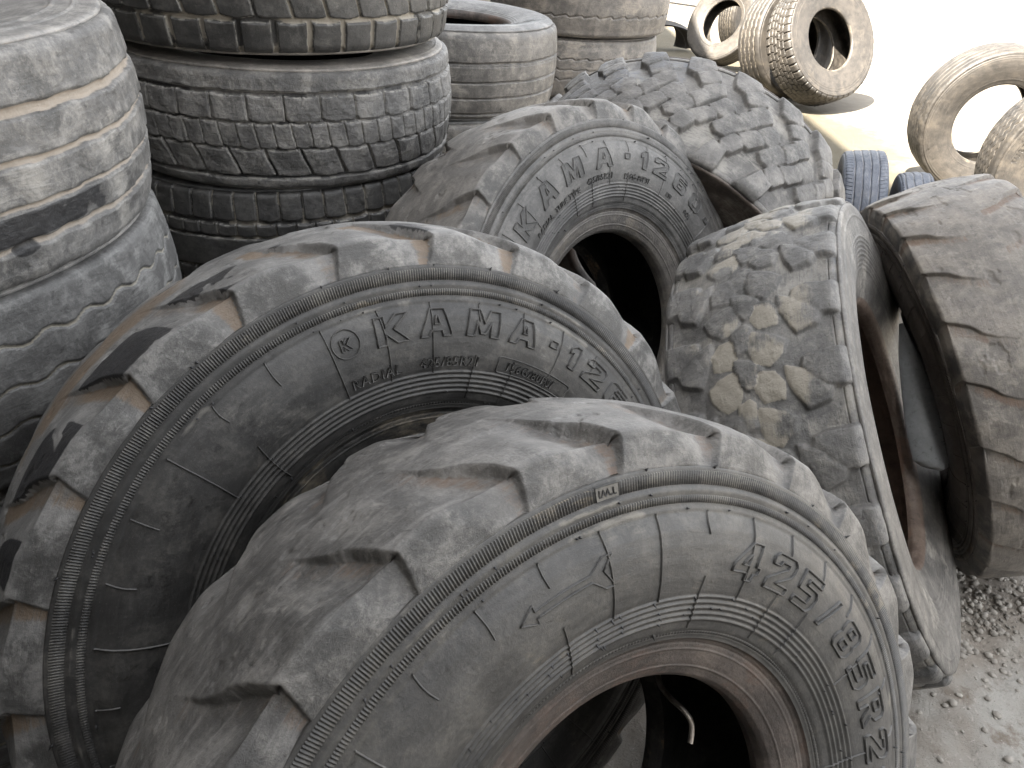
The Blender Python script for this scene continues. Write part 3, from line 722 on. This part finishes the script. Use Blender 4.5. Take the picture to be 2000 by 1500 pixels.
# ------------------------------------------------------------------ block-tread tyres (pattern of blocks per 15 degree pitch)
def block_height(polys, pitch, kx, dep_c, dep_s, tw, seed, soft=.006, tops=.6, torn=.0035, stain_amt=0.0, grow=.003):
    prs = []
    for p in polys:
        p = np.asarray(p, float); prs.append(p-np.array([math.floor(p[:, 0].mean()/pitch)*pitch, 0]))
    def fn(deg, A, P, hw):
        X = np.mod(deg, pitch)
        X = X+(fbm(P, 12, 3, seed)-.5)*1.3; Y = A+(fbm(P, 13, 3, seed+1)-.5)*.016
        best, idx = np.full(X.shape, -1.0), np.zeros(X.shape, int)
        cell0 = np.floor(deg/pitch).astype(int)
        for sh in (-2, -1, 0, 1, 2):
            b, i = tile_sd(X-sh*pitch, Y, prs, kx)
            m = b > best; best = np.where(m, b, best); idx = np.where(m, i+(cell0+sh)*31, idx)
        best = best+grow*(.5+fbm(P, 10, 2, seed+20)); e = sstep(-soft*.35, soft*.65, best)
        dome = .0018*sstep(0, .02, best)
        rnd = np.random.default_rng(seed).random(4096)[np.mod(idx, 4096)]
        dep = np.interp(np.abs(A)/hw, [0, .35, .75, 1.05], [dep_c, dep_c*1.1, dep_s, dep_s])
        h = -(1-e)*dep+e*(dome-.005*rnd)+(fbm(P, 24, 4, seed+2)-.5)*torn*2*(.4+.6*e)
        C = np.zeros(A.shape+(4,))
        C[..., 0] = tops*(.25+.75*e)*sstep(.42, .66, .25*rnd+.75*fbm(P, 7, 5, seed+5))*sstep(hw*1.05, hw*.35, np.abs(A-.01))
        C[..., 2] = .5*(1-e)*sstep(.4, .6, fbm(P, 9, 3, seed+6))
        C[..., 1] = stain_amt*sstep(.58, .66, fbm(P, 5, 3, seed+8))
        return h, C
    return fn
hexp = [[(57.2, .235), (52.5, .133), (48.5, .152), (49.5, .235)], [(51, .117), (48.6, .076), (46.2, .078), (45.3, .103), (47.4, .142), (50, .142)],
        [(47.4, .062), (43.8, .018), (41.6, .018), (40.3, .042), (43.6, .09), (45.8, .088)], [(55, .073), (51.2, .0), (48.6, .0), (47.2, .03), (51, .094), (53.4, .092)],
        [(43, .003), (40.4, -.046), (38, -.046), (36.3, -.018), (38.4, .026), (41, .026)], [(49.6, -.012), (46.8, -.052), (44.6, -.05), (44.2, -.018), (46.6, .03)],
        [(47.2, -.064), (44.6, -.1), (42.4, -.098), (40.9, -.068), (43.6, -.028), (45.4, -.03)], [(50.6, -.118), (47.4, -.155), (45, -.15), (44.2, -.117), (48.4, -.083)],
        [(56.0, -.235), (50, -.235), (46.6, -.168), (51.8, -.128), (54.0, -.14)]]
road_tyre('block_tread_tyre', 'grey tyre with big hexagonal tread blocks, standing behind the one with filled lettering', (.5406, 2.7352, .6867), (-.434, -.8042, -.4061), .639, .45,
          mats(m_hex_tr, m_brown_si, bead_brown), block_height(hexp, 15.2, rad(1)*.639, .016, .024, .21, 61, stain_amt=.42, tops=.25, grow=.008), 'block tread tyres', seed=61, nth=1440, tread_w=.965, crown=.978, seam=-90, rim=.29, round_sh=.012)
cA = .028
def shift(p): return [(d, a-cA) for d, a in p]
starp = [shift(p) for p in ([(116.0, .24), (123.2, .24), (123.0, .172), (121.4, .150), (118.8, .132), (117.2, .136), (116.4, .16)],
         [(118.4, .104), (119.6, .138), (121.5, .160), (123.6, .174), (125.2, .168), (126.6, .132), (124.0, .118), (121, .106)],
         [(110.2, .047), (111.6, .088), (113.2, .108), (115.6, .098), (117.6, .074), (116.6, .05), (114.6, .042), (112, .042)],
         [(118.4, .045), (119.2, .082), (121.4, .098), (124.2, .094), (124.4, .06), (122.4, .046), (120, .042)],
         [(115.6, .006), (116.2, .036), (118, .058), (121, .052), (121.7, .03), (119.8, .008)],
         [(124.6, .006), (123.6, .03), (124.4, .04), (128.6, .036), (129.4, .012), (127, .0)])]
starm = [[(d+7.6, -a) for d, a in p] for p in starp[:4]]
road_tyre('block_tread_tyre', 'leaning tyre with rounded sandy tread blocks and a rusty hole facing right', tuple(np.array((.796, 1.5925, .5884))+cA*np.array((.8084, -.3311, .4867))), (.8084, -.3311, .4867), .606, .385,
          mats(m_block_tr, m_block_si, rust_bead, lit_rust_liner), block_height(starp+starm, 15.2, rad(1)*.606, .006, .019, .178, 71, soft=.007, tops=.85, stain_amt=.35, grow=.0055), 'block tread tyres', seed=71, nth=1440, tread_w=.925, crown=.975, seam=-90, rim=.323, round_sh=.012,
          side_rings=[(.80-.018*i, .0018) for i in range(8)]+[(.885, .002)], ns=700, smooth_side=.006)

# ------------------------------------------------------------------ rib and block patterns of the stacked road tyres
def wave(deg, n, kind, seed=0):
    x = deg/360*n
    if kind == 'sin': return np.sin(x*2*np.pi)
    f = np.mod(x, 1.0)
    if kind == 'zig': return np.clip((np.abs(f-.5)*4-1)*1.6, -1, 1)
    if kind == 'step': return np.where(f < .8, f/.8*2-1, 1-(f-.8)/.2*2)
    return f*0
def rib_fn(grooves, seed, torn=.002, soft=.0035, dirt=.9, bulge=0.0, stain=None, sipes=None, notch=None, ledge=0.0):
    """grooves: (axial m, width, depth, wave amp, waves round, kind)"""
    def fn(deg, A, P, hw):
        h = (fbm(P, 20, 4, seed)-.5)*torn*2+(fbm(P, 4, 2, seed+1)-.5)*.006
        wob = (fbm(P*np.array([1, 1, .2]), 14, 3, seed+2)-.5)*.010
        gm = np.zeros(A.shape)
        for pos, wd, dp, amp, nw, kind in grooves:
            d = np.abs(A-pos-amp*wave(deg, nw, kind)-wob*min(1, wd/.012))
            g = 1-sstep(wd/2-soft*.5, wd/2+soft*.5, d); h = h-g*dp; gm = np.maximum(gm, g)
        if bulge: h = h+bulge*np.cos(A/hw*1.4)
        C = np.zeros(A.shape+(4,)); C[..., 0] = dirt*gm; C[..., 2] = .45*sstep(.48, .62, fbm(P, 8, 4, seed+4))*(1-gm)
        if sipes:
            for lo, hi_, nper, wd, dp, slope in sipes:
                inb = sstep(lo-.002, lo+.002, A)*sstep(hi_+.002, hi_-.002, A)
                ph = np.mod(deg+slope*(A-lo)*100+wob*60, 360/nper); ph = np.minimum(ph, 360/nper-ph)*np.pi/180*.52
                g = inb*(1-sstep(wd/2-.0012, wd/2+.0012, ph)); h = h-g*dp; C[..., 0] = np.maximum(C[..., 0], g*dirt*.8)
        if stain: C[..., 1] = stain(deg, A, P)
        return h, C
    return fn
RP = 2*np.pi
def s1_stain(deg, A, P):
    d = np.mod(deg+180, 360)-180
    return 1.1*sstep(.050, .058, -A)*sstep(.100, .092, -A)*sstep(-34, -26, d)*sstep(-3, -9, d)*sstep(.30, .42, fbm(P, 11, 3, 15))+.75*sstep(.66, .71, fbm(P, 9, 3, 16))*sstep(.02, -.02, A)
stk = 'tyres of the tall stack at the left edge'
road_tyre('ribbed_tyre', 'pale grey worn tyre with sandy grooves, topmost at the left edge', (-1.27, 1.30, 1.41), (0.02, -.01, 1), .575, .35, mats(m_pale_tr, m_pale_si, bead_brown),
          rib_fn([(.085, .016, .010, .0012, 46, 'zig'), (.017, .010, .008, .001, 50, 'zig'), (-.048, .008, .007, .001, 46, 'zig'), (-.105, .011, .008, .0016, 48, 'zig')], 101, torn=.0048, dirt=.75, stain=s1_stain), stk,
          seed=101, nth=1400, tread_w=.93, crown=.965, rim=.30, round_sh=.03, side_rings=[(.86, .003), (.80, .003)])
road_tyre('ribbed_tyre', 'blue-grey smooth tyre with thin zigzag grooves, under the topmost at the left edge', (-1.27, 1.30, 1.06), (0, .01, 1), .575, .35, mats(m_blue_tr, m_pale_si),
          rib_fn([(.088, .0045, .006, .0055, 44, 'zig'), (.020, .004, .006, .005, 44, 'zig'), (-.045, .004, .006, .005, 44, 'zig'), (-.105, .004, .006, .005, 44, 'zig')], 111, torn=.0012, dirt=1.0), stk, seed=111, nth=1400, tread_w=.88, crown=.965, rim=.30, round_sh=.035)
for i, (z, lab) in enumerate(((.71, 'grey ribbed tyre third from the top in the stack at the left edge'), (.36, 'lowest tyre of the stack at the left edge'))):
    road_tyre('ribbed_tyre', lab, (-1.27+.02*i, 1.30, z), (0, 0, 1), .575, .35, mats(m_blue_tr, m_pale_si), rib_fn([(.09, .006, .007, .007, 34, 'zig'), (.03, .006, .007, .007, 34, 'zig'), (-.03, .006, .007, .007, 34, 'zig'), (-.09, .006, .007, .007, 34, 'zig')], 121+i),
              stk, seed=121+i, nth=500, nv_step=.006, tread_w=.88, crown=.965, rim=.30, hi=False, ns=200)
def rows_fn(rows, seed, torn, dirt=.8, floor=.012, soft=.003, dep_noise=1.0, line=None, stain=0.0):
    """rows of blocks: (lo, hi, n round, gap m, phase, slope deg/m, height offset)"""
    def fn(deg, A, P, hw):
        wob = (fbm(P, 30, 3, seed)-.5)
        e = np.zeros(A.shape); off = np.zeros(A.shape)
        for lo, hi_, n_, gap, ph, sl, ho in rows:
            f = np.mod(deg/360*n_+ph+sl*(A-lo)+wob*.10, 1.0); d = np.minimum(f, 1-f)*(RP*.52/n_)
            k = np.floor(np.mod(deg/360*n_+ph+sl*(A-lo), n_)).astype(int)
            rr = np.random.default_rng(seed+int(abs(lo)*1e4)).random(int(n_)+2)[np.mod(k, int(n_))]
            bend = .005*np.sin(f*np.pi)
            b = sstep(lo-soft/2+wob*.006-bend, lo+soft/2+wob*.006-bend, A)*sstep(hi_+soft/2+wob*.006-bend, hi_-soft/2+wob*.006-bend, A)
            b = b*sstep(gap/2-soft/2, gap/2+soft/2, d) if gap > 0 else b
            off = np.where(b > e, ho-.003*rr, off); e = np.maximum(e, b)
        h = -(1-e)*floor+e*off+(fbm(P, 26, 4, seed+2)-.5)*torn*2*(.3+.7*e)*dep_noise
        C = np.zeros(A.shape+(4,)); C[..., 0] = dirt*(1-e)*sstep(.3, .5, fbm(P, 10, 3, seed+3)); rim_ = e*(1-e)*4
        C[..., 2] = np.clip(rim_*1.4, 0, 1)*.8+.35*e*sstep(.5, .65, fbm(P, 9, 4, seed+4)); C[..., 1] = stain*(1-e)*sstep(.5, .6, fbm(P, 6, 3, seed+6))  # near-black patches laid only in the gaps between blocks
        return h, C
    return fn
stk = 'tyres of the block tread stack'
road_tyre('truck_tyre', 'dark tyre with square lugs, topmost of the block tread stack', (-.75, 2.5, 1.579), (.03, 0, 1), .525, .33, mats(m_dark_tr, m_grit_si),
          rows_fn([(-.19, -.085, 38, .014, .1, 0, 0), (-.074, -.012, 38, .007, .55, 3.0, 0), (-.002, .06, 38, .007, .1, -3.0, 0), (.07, .19, 38, .014, .5, 0, 0)], 131, .0012, dirt=.9), stk, seed=131, nth=1520, tread_w=.94, crown=.975, rim=.285, twist=3)
sip = [(.036, .097, 35, .010, .2, 1.2, 0), (-.033, .030, 70, .0018, .0, 3.5, 0), (-.109, -.038, 35, .008, .6, 4.0, 0)]
road_tyre('truck_tyre', 'dusty grey tyre with torn block rows, second in the block tread stack', (-.75, 2.5, 1.2325), (.045, -.01, 1), .525, .325, mats(m_grit_tr, m_grit_si),
          rows_fn(sip+[(.108, .19, 1, 0, 0, 0, .001), (-.19, -.118, 1, 0, 0, 0, .001), (.04, .096, 70, .004, .45, 1.2, -.001)], 141, .0045, dirt=.35, floor=.011, stain=.6), stk, seed=141, nth=1540, tread_w=.90, crown=.965, rim=.285, round_sh=.028,
          side_rings=[(.90, .002)])
road_tyre('truck_tyre', 'blackish tyre with notched shoulder blocks, third in the block tread stack behind the big tyres', (-.77, 2.5, .9075), (.01, 0, 1), .522, .325, mats(m_dark_tr, m_rib_si),
          rows_fn([(.082, .19, 52, .006, .2, 0, 0), (.038, .070, 60, .004, .2, 0, 0), (-.06, .030, 1, 0, 0, 0, 0), (-.19, -.07, 52, .006, .5, 0, 0)], 151, .002, dirt=.6), stk, seed=151, nth=1400, tread_w=.92, crown=.97, rim=.285)
for i, (z, lab) in enumerate(((.5825, 'dark tyre below the notched one in the block tread stack'), (.2575, 'lowest dark tyre of the block tread stack'))):
    road_tyre('truck_tyre', lab, (-.76, 2.5, z), (0, 0, 1), .52, .325, mats(m_dark_tr, m_rib_si), rows_fn([(.082, .19, 52, .008, .2, 0, 0), (-.06, .07, 1, 0, 0, 0, 0), (-.19, -.07, 52, .008, .5, 0, 0)], 161+i, .002), stk, seed=161+i, nth=520, nv_step=.006, tread_w=.92, rim=.285, hi=False, ns=200)
stk = 'tyres of the smooth rib stack'
def tri_ctl(C, deg, rr, P):
    d = np.mod(deg+180, 360)-180
    m = (sstep(-128, -126, d)*sstep(-4, -6, d))[:, None]*(sstep(.70, .705, rr)*sstep(.835, .83, rr))[None]
    C[..., 1] = np.maximum(C[..., 1], m*1.3); C[..., 2] *= (1-m)
road_tyre('ribbed_tyre', 'grey tyre with white lettering on its top sidewall and narrow straight grooves', (-.37, 3.85, 1.118), (.05, .0, 1), .525, .385, mats(m_rib_tr, m_rib_si, bead_brown, le=m_white),
          rib_fn([(.057, .009, .009, 0, 1, 'flat'), (.047, .003, .004, .001, 60, 'sin'), (-.018, .006, .010, 0, 1, 'flat'), (-.083, .006, .010, 0, 1, 'flat'), (-.150, .009, .009, 0, 1, 'flat')], 171, torn=.0018, dirt=.25), stk,
          seed=171, nth=1000, tread_w=.88, crown=.972, rim=.287, round_sh=.045, side_rings=[(.60, .002), (.62, .002), (.87, .0018), (.885, .0018), (.90, .0018), (.915, .0018)], side_ctl=tri_ctl,
          letters=lambda mb, sd: small_text(mb, sd, 'TRIANGLE', -10, .402, .042, spacing=1.28, lift=.0012))
for i, z in enumerate((.733, .348)):
    road_tyre('ribbed_tyre', ('second' if i == 0 else 'lowest')+' tyre of the smooth rib stack, under the white lettered one', (-.37+.01*i, 3.85, z), (0, 0, 1), .525, .385, mats(m_rib_tr, m_rib_si), rib_fn([(x, .007, .009, 0, 1, 'flat') for x in (.06, -.02, -.085, -.15)], 181+i), stk,
              seed=181+i, nth=420, nv_step=.007, tread_w=.93, rim=.287, hi=False, ns=160)
stk = 'tyres of the far stack'
for i, (z, lab) in enumerate(((1.26, 'brown-grey tyre with thin stepped grooves on top of the far stack'), (.94, 'dusty tyre with wavy grooves second from the top of the far stack'), (.62, 'third tyre down in the far stack'), (.30, 'lowest tyre of the far stack'))):
    road_tyre('ribbed_tyre', lab, (.32-.035*(i > 0), 5.0, z), (.02, .02, 1), .528-.008*(i > 0), .32, mats(m_stack_tr, m_stack_tr), rib_fn([(.055-.0*i, .005, .007, .006, 40, 'step'), (-.050, .005, .007, .006, 40, 'step'), (.0, .004, .006, .004, 40, 'step')][:2 if i == 0 else 3], 191+i, dirt=.5), stk,
              seed=191+i, nth=800 if i < 2 else 300, nv_step=.004 if i < 2 else .008, tread_w=.90, crown=.965, rim=.287, hi=i < 2, ns=300)

# ------------------------------------------------------------------ sunlit tyres at the back right, car tyres
grp = 'sunlit tyres at the back'
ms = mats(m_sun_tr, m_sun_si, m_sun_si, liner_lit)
bigr = [(.82, .0025), (.86, .0025), (.90, .0025)]
lugs = [(.128-.036, .19, 48, .014, .1, 0, 0), (.045, .086, 48, .006, .3, 2.5, -.001), (.002, .040, 48, .006, .7, -2.5, -.001), (-.042, -.003, 48, .006, .1, 2.5, -.001), (-.088, -.048, 48, .006, .5, -2.5, -.001), (-.19, -.094, 48, .014, .4, 0, 0)]
road_tyre('truck_tyre', 'sunlit tyre with toothed shoulder lugs leaning at the front of the far row', (2.935, 8.174, .605), (.418, -.796, .438), .578, .324, ms, rows_fn(lugs, 201, .0015, dirt=.4), grp, seed=201, nth=960, nv_step=.004, tread_w=.95, rim=.288, side_rings=bigr, ns=300)
road_tyre('truck_tyre', 'sunlit tyre standing right behind the one with toothed lugs', (2.74, 8.56, .55), (.43, -.86, .25), .55, .32, ms, rib_fn([(x, .008, .01, .004, 40, 'zig') for x in (.09, .03, -.03, -.09)], 205), grp, seed=205, nth=600, nv_step=.006, tread_w=.93, rim=.29, ns=200)
road_tyre('truck_tyre', 'thin-treaded tyre half in shade leaning left of the toothed one', (2.386, 9.914, .527), (-.681, -.598, .422), .463, .235, ms, rib_fn([(x, .006, .008, 0, 1, 'flat') for x in (.06, .02, -.02, -.06)], 207), grp, seed=207, nth=600, nv_step=.005, tread_w=.92, rim=.245, ns=260, side_rings=[(.62, .004), (.88, .002)])
road_tyre('truck_tyre', 'ribbed tyre glimpsed through the hole of the half-shaded tyre', (2.95, 10.9, .50), (.55, -.80, .1), .5, .28, ms, rib_fn([(x, .007, .01, .003, 60, 'zig') for x in (.08, .04, 0, -.04, -.08)], 209), grp, seed=209, nth=500, nv_step=.006, tread_w=.93, rim=.28, ns=160)
road_tyre('truck_tyre', 'grey tyre at the top of the photo between the half-shaded and toothed tyres', (3.25, 9.75, .56), (.30, -.94, .12), .56, .32, ms, rib_fn([(x, .008, .01, .003, 40, 'zig') for x in (.09, .03, -.03, -.09)], 211), grp, seed=211, nth=500, nv_step=.006, tread_w=.93, rim=.29, ns=160)
near_lab = 'pair of sunlit tyres at the right edge'
road_tyre('truck_tyre', 'sunlit upright tyre with straight ribs and an empty white hole near the right edge', (3.346, 5.659, .499), (-.1046, -.994, -.033), .50, .334, ms, rib_fn([(x, .006, .008, 0, 1, 'flat') for x in (.10, .05, 0, -.05, -.10)], 213, torn=.0035, dirt=.8), near_lab, seed=213, nth=900, nv_step=.004, tread_w=.90, rim=.27, ns=300, side_rings=[(.93, .002), (.90, .002), (.62, .002)])
road_tyre('truck_tyre', 'sunlit tyre with wavy grooves, in front of the upright ribbed one at the right edge', (3.261, 4.451, .522), (-.177, -.983, -.051), .519, .309, ms, rib_fn([(x, .006, .009, .006, 60, 'zig') for x in (.09, .045, 0, -.045, -.09)], 215, dirt=.95), near_lab, seed=215, nth=1000, nv_step=.004, tread_w=.91, rim=.28, ns=300, side_rings=[(.92, .002), (.86, .002)],
          letters=lambda mb, sd: small_text(mb, sd, 'TUBELESS', 175, .42, .03, spacing=1.3, lift=.002))
mc = mats(m_car_tr, m_car_tr, m_car_tr, liner)
grp = 'blue-black car tyres'
def car_fn(seed): return rib_fn([(x, .009, .008, 0, 1, 'flat') for x in (.062, .021, -.021, -.062)], seed, torn=.0004, dirt=.55, sipes=[(.068, .2, 84, .004, .005, .5), (-.2, -.068, 84, .004, .005, -.5), (.028, .056, 84, .0025, .004, 3), (-.015, .015, 84, .0025, .004, -3), (-.056, -.028, 84, .0025, .004, 3)])
road_tyre('car_tyre', 'larger bluish car tyre with straight grooves standing behind the block tread tyres', (1.975, 4.30, .305), (.955, -.27, .12), .305, .235, mc, car_fn(221), grp, seed=221, nth=1000, nv_step=.003, tread_w=.88, crown=.975, rim=.185, ns=200)
road_tyre('car_tyre', 'smaller bluish car tyre, mostly hidden, to the right of the larger one', (2.20, 4.12, .275), (.955, -.27, .12), .275, .175, mc, car_fn(223), grp, seed=223, nth=900, nv_step=.003, tread_w=.88, crown=.975, rim=.165, ns=200)

# ------------------------------------------------------------------ small things
def pix(px, py, depth):
    d = cam2world(((px-1000)/1478, (py-750)/1478, 1.0)); return Vector((0, 0, CAM_H))+d*depth
def tube(path, r, seg=12, sub=6, cap=True, hollow=0.0):
    """swept round tube through smoothed path; returns MB"""
    p = np.array([tuple(v) for v in path]); n = len(p)
    t = np.linspace(0, n-1, (n-1)*sub+1); i = np.clip(t.astype(int), 0, n-2); f = (t-i)[:, None]
    p0, p1, p2, p3 = p[np.maximum(i-1, 0)], p[i], p[i+1], p[np.minimum(i+2, n-1)]
    q = .5*(2*p1+(p2-p0)*f+(2*p0-5*p1+4*p2-p3)*f*f+(3*p1-p0-3*p2+p3)*f**3)
    tg = np.gradient(q, axis=0); tg /= np.linalg.norm(tg, axis=1)[:, None]
    up = np.array([.3, .2, .93]); a = np.cross(tg, up); a /= np.linalg.norm(a, axis=1)[:, None]; b = np.cross(tg, a)
    ph = np.linspace(0, 2*np.pi, seg+1); mb = MB()
    P = q[:, None]+r*(np.cos(ph)[None, :, None]*a[:, None]+np.sin(ph)[None, :, None]*b[:, None]); mb.grid(P)
    e = q[-1]; ring = P[-1]; inner = e+(ring-e)*.6; deep = inner-tg[-1]*.02
    mb.grid(np.stack([ring, inner, deep], 1))
    return mb
m_pipe = simple_mat('worn_steel', (.16, .13, .10), (.34, .31, .28), 60, .42, .3, .8, dist=.001)
o = tube([pix(1284, 1312, 1.23), pix(1290, 1338, 1.21), pix(1308, 1362, 1.19), pix(1334, 1386, 1.17), pix(1349, 1408, 1.16), pix(1351, 1430, 1.155), pix(1348, 1452, 1.15)], .0045).build('bent_pipe', m_pipe)
tag(o, 'thin bent metal pipe hanging inside the hole of the front tyre', 'pipe')
# smooth rubber flap hanging between the two tyres at the right
ax = [pix(1757, 632, 2.10), pix(1774, 695, 2.09), pix(1796, 770, 2.08), pix(1815, 845, 2.06), pix(1824, 895, 2.05), pix(1830, 918, 2.045)]
axn = np.array([tuple(v) for v in ax]); tt = np.linspace(0, 5, 60); cen = np.stack([np.interp(tt, np.arange(6), axn[:, k]) for k in range(3)], -1)
wd = np.interp(tt, [0, 1, 2, 3, 4, 4.6, 5], [.002, .026, .048, .06, .056, .038, .004])
side_v = np.array(cam2world((1, -.12, 0))); out_v = np.array(cam2world((0, 0, -1)))
ph = np.linspace(0, 2*np.pi, 41); mb = MB()
P = cen[:, None]+wd[:, None, None]*np.cos(ph)[None, :, None]*side_v+(np.minimum(wd, .02)[:, None]*np.sin(ph)[None])[..., None]*out_v+((1-np.cos(ph)**2)*.018)[None, :, None]*out_v
mb.grid(P); o = mb.build('rubber_flap', m_flap); tag(o, 'smooth blue-grey rubber flap hanging between the sandy block tyre and the brownish tyre', 'rubber flap')
# torn tread scrap beside the far stack
mb = MB(); u = np.linspace(0, 1, 40); v = np.linspace(-1, 1, 14); U, V = np.meshgrid(u, v, indexing='ij')
ang = -0.5+U*2.3; Rr = .30+.02*np.sin(V*5+U*7)
for off in (0, .022):
    mb.grid(np.stack([(Rr+off)*np.sin(ang)*1.3-.1*V*U, V*.17+.10*U*U, (Rr+off)*np.cos(ang)*.75+.03*np.sin(4*U+V)], -1))
sc_ = np.array([1.80, 11.1, .13])
for m_ in range(len(mb.v)): mb.v[m_] = mb.v[m_]+sc_
o = mb.build('tread_scrap', m_sun_tr); tag(o, 'curled torn piece of tread lying in the sun beside the far stack', 'rubber scrap')
m_wood = simple_mat('weathered_plank', (.16, .11, .065), (.30, .22, .14), 5, .8, .5, stretch=(1, 14, 14))
def plank(name, a, b, w, t, label):
    a, b = Vector(a), Vector(b); L = (b-a).length; mb = MB()
    nx = 24; xs = np.linspace(0, L, nx); ring = np.array([(-w/2, -t/2), (-w/2*.9, -t/2*1.05), (w/2*.9, -t/2*1.05), (w/2, -t/2), (w/2, t/2), (w/2*.92, t/2*1.06), (-w/2*.92, t/2*1.06), (-w/2, t/2), (-w/2, -t/2)])
    P = np.zeros((nx, 9, 3)); P[..., 0] = xs[:, None]; P[..., 1] = ring[None, :, 0]+.01*np.sin(xs*3)[:, None]; P[..., 2] = ring[None, :, 1]+.006*np.sin(xs*2.1)[:, None]
    mb.grid(P)
    for k in (0, -1): mb.add(P[k][:8], [(0, 1, 6, 7), (1, 2, 5, 6), (2, 3, 4, 5)])
    o = mb.build(name, m_wood, smooth=False); d = (b-a).normalized(); y = Vector((0, 0, 1)).cross(d).normalized(); z = d.cross(y)
    o.matrix_world = Matrix(((d.x, y.x, z.x, a.x), (d.y, y.y, z.y, a.y), (d.z, y.z, z.z, a.z), (0, 0, 0, 1)))
    return tag(o, label, 'plank')
plank('wooden_plank', (2.2, 17.6, .16), (4.4, 15.4, .10), .2, .10, 'dark wooden plank lying on the bright ground at the top of the photo')
# loose gravel in front of the tyre at the right edge
m_stone = simple_mat('gravel_stone', (.19, .175, .155), (.34, .32, .285), 9, .9, .5)
mb = MB(); r_ = np.random.default_rng(5)
ico = np.array([(0, 0, 1), (.894, 0, .447), (.276, .851, .447), (-.724, .526, .447), (-.724, -.526, .447), (.276, -.851, .447), (.724, .526, -.447), (-.276, .851, -.447), (-.894, 0, -.447), (-.276, -.851, -.447), (.724, -.526, -.447), (0, 0, -1)])
icf = [(0, 1, 2), (0, 2, 3), (0, 3, 4), (0, 4, 5), (0, 5, 1), (1, 6, 2), (2, 7, 3), (3, 8, 4), (4, 9, 5), (5, 10, 1), (6, 7, 2), (7, 8, 3), (8, 9, 4), (9, 10, 5), (10, 6, 1), (11, 7, 6), (11, 8, 7), (11, 9, 8), (11, 10, 9), (11, 6, 10)]
for i in range(6500):
    if i < 1800: x, y = 1.28+abs(r_.normal(0, .22)), 1.62+r_.normal(0, .16)
    else: x, y = r_.uniform(.2, 3.0), r_.uniform(.3, 3.0)
    s_ = .0018+.013*r_.random()**6
    v = ico*(1+.35*(r_.random((12, 1))-.5))*s_*np.array([1, .8, .55]); a_ = r_.random()*6.28
    v = v@np.array([(math.cos(a_), math.sin(a_), 0), (-math.sin(a_), math.cos(a_), 0), (0, 0, 1)])
    ix, iy = np.searchsorted(gx, x), np.searchsorted(gy, y)
    mb.add(v+np.array([x, y, gz[min(ix, len(gx)-1), min(iy, len(gy)-1)]+s_*.25]), None, icf)
o = mb.build('gravel', m_stone, smooth=False); tag(o, 'loose gravel and grit scattered over the yard', 'gravel', kind='stuff')

# ------------------------------------------------------------------ the warehouse on the left whose shade covers the pile
m_wall = simple_mat('plastered_wall', (.10, .095, .085), (.16, .15, .135), 1.4, .9, .3)
m_roof = simple_mat('sheet_roof', (.20, .20, .21), (.30, .30, .31), 2, .6, .2)
m_door = simple_mat('painted_steel_door', (.10, .13, .16), (.16, .19, .22), 4, .5, .1)
m_glass = simple_mat('dusty_window_glass', (.05, .06, .07), (.10, .11, .12), 3, .2, .05)
def boxes(lst):
    mb = MB()
    for (x0, y0, z0), (x1, y1, z1) in lst:
        v = [(x, y, z) for x in (x0, x1) for y in (y0, y1) for z in (z0, z1)]
        mb.add(v, [(0, 1, 3, 2), (4, 6, 7, 5), (0, 4, 5, 1), (2, 3, 7, 6), (0, 2, 6, 4), (1, 5, 7, 3)])
    return mb
wx, wy0, wy1, wh, yb = -2.45, -14.0, 15.0, 10.2, 2.5
root = empty('warehouse', (wx-5, 0, 0), 'tall plastered warehouse along the left, whose shade covers the tyre pile', 'building')
LM = Matrix.Translation((-(wx-5), 0, 0))
boxes([((wx-10, wy0, -.3), (wx, yb, wh)), ((wx-10, yb, -.3), (wx-.004, wy1, wh-1.0))]).build('wall', m_wall, root, LM, False)
boxes([((wx, -7.0, 0), (-.86, .48, 4.4)), ((-.86, -7.0, 0), (2.6, -1.5, 5.0))]).build('added_shade_wall', m_wall, root, LM, False)  # unseen blocks added to darken the lower left and deepen contrast
boxes([((wx+.14, -7.1, 4.4), (-.87, .54, 4.52)), ((-.84, -7.1, 5.0), (2.68, -1.42, 5.12))]).build('added_shade_roof', m_roof, root, LM, False)  # unseen tops of the added light-blocking walls
boxes([((wx-10.2, wy0-.2, wh), (wx+.12, yb+.1, wh+.28)), ((wx-10.2, yb, wh-1.0), (wx+.12, wy1+.2, wh-.72))]).build('roof', m_roof, root, LM, False)
for y in (-9, 6.5): boxes([((wx, y, 0), (wx+.06, y+3.2, 3.6))]).build('door', m_door, root, LM, False)
for y in (-12, -4, -1, 2, 5, 8, 11.5):
    fr = boxes([((wx, y, 5.2), (wx+.05, y+.09, 6.8)), ((wx, y+1.6, 5.2), (wx+.05, y+1.69, 6.8)), ((wx, y+.09, 5.2), (wx+.05, y+1.6, 5.29)), ((wx, y+.09, 6.71), (wx+.05, y+1.6, 6.8)), ((wx, y+.8, 5.29), (wx+.045, y+.86, 6.71))]).build('window', m_roof, root, LM, False)
    boxes([((wx, y+.09, 5.29), (wx+.02, y+1.6, 6.71))]).build('pane', m_glass, fr, None, False)
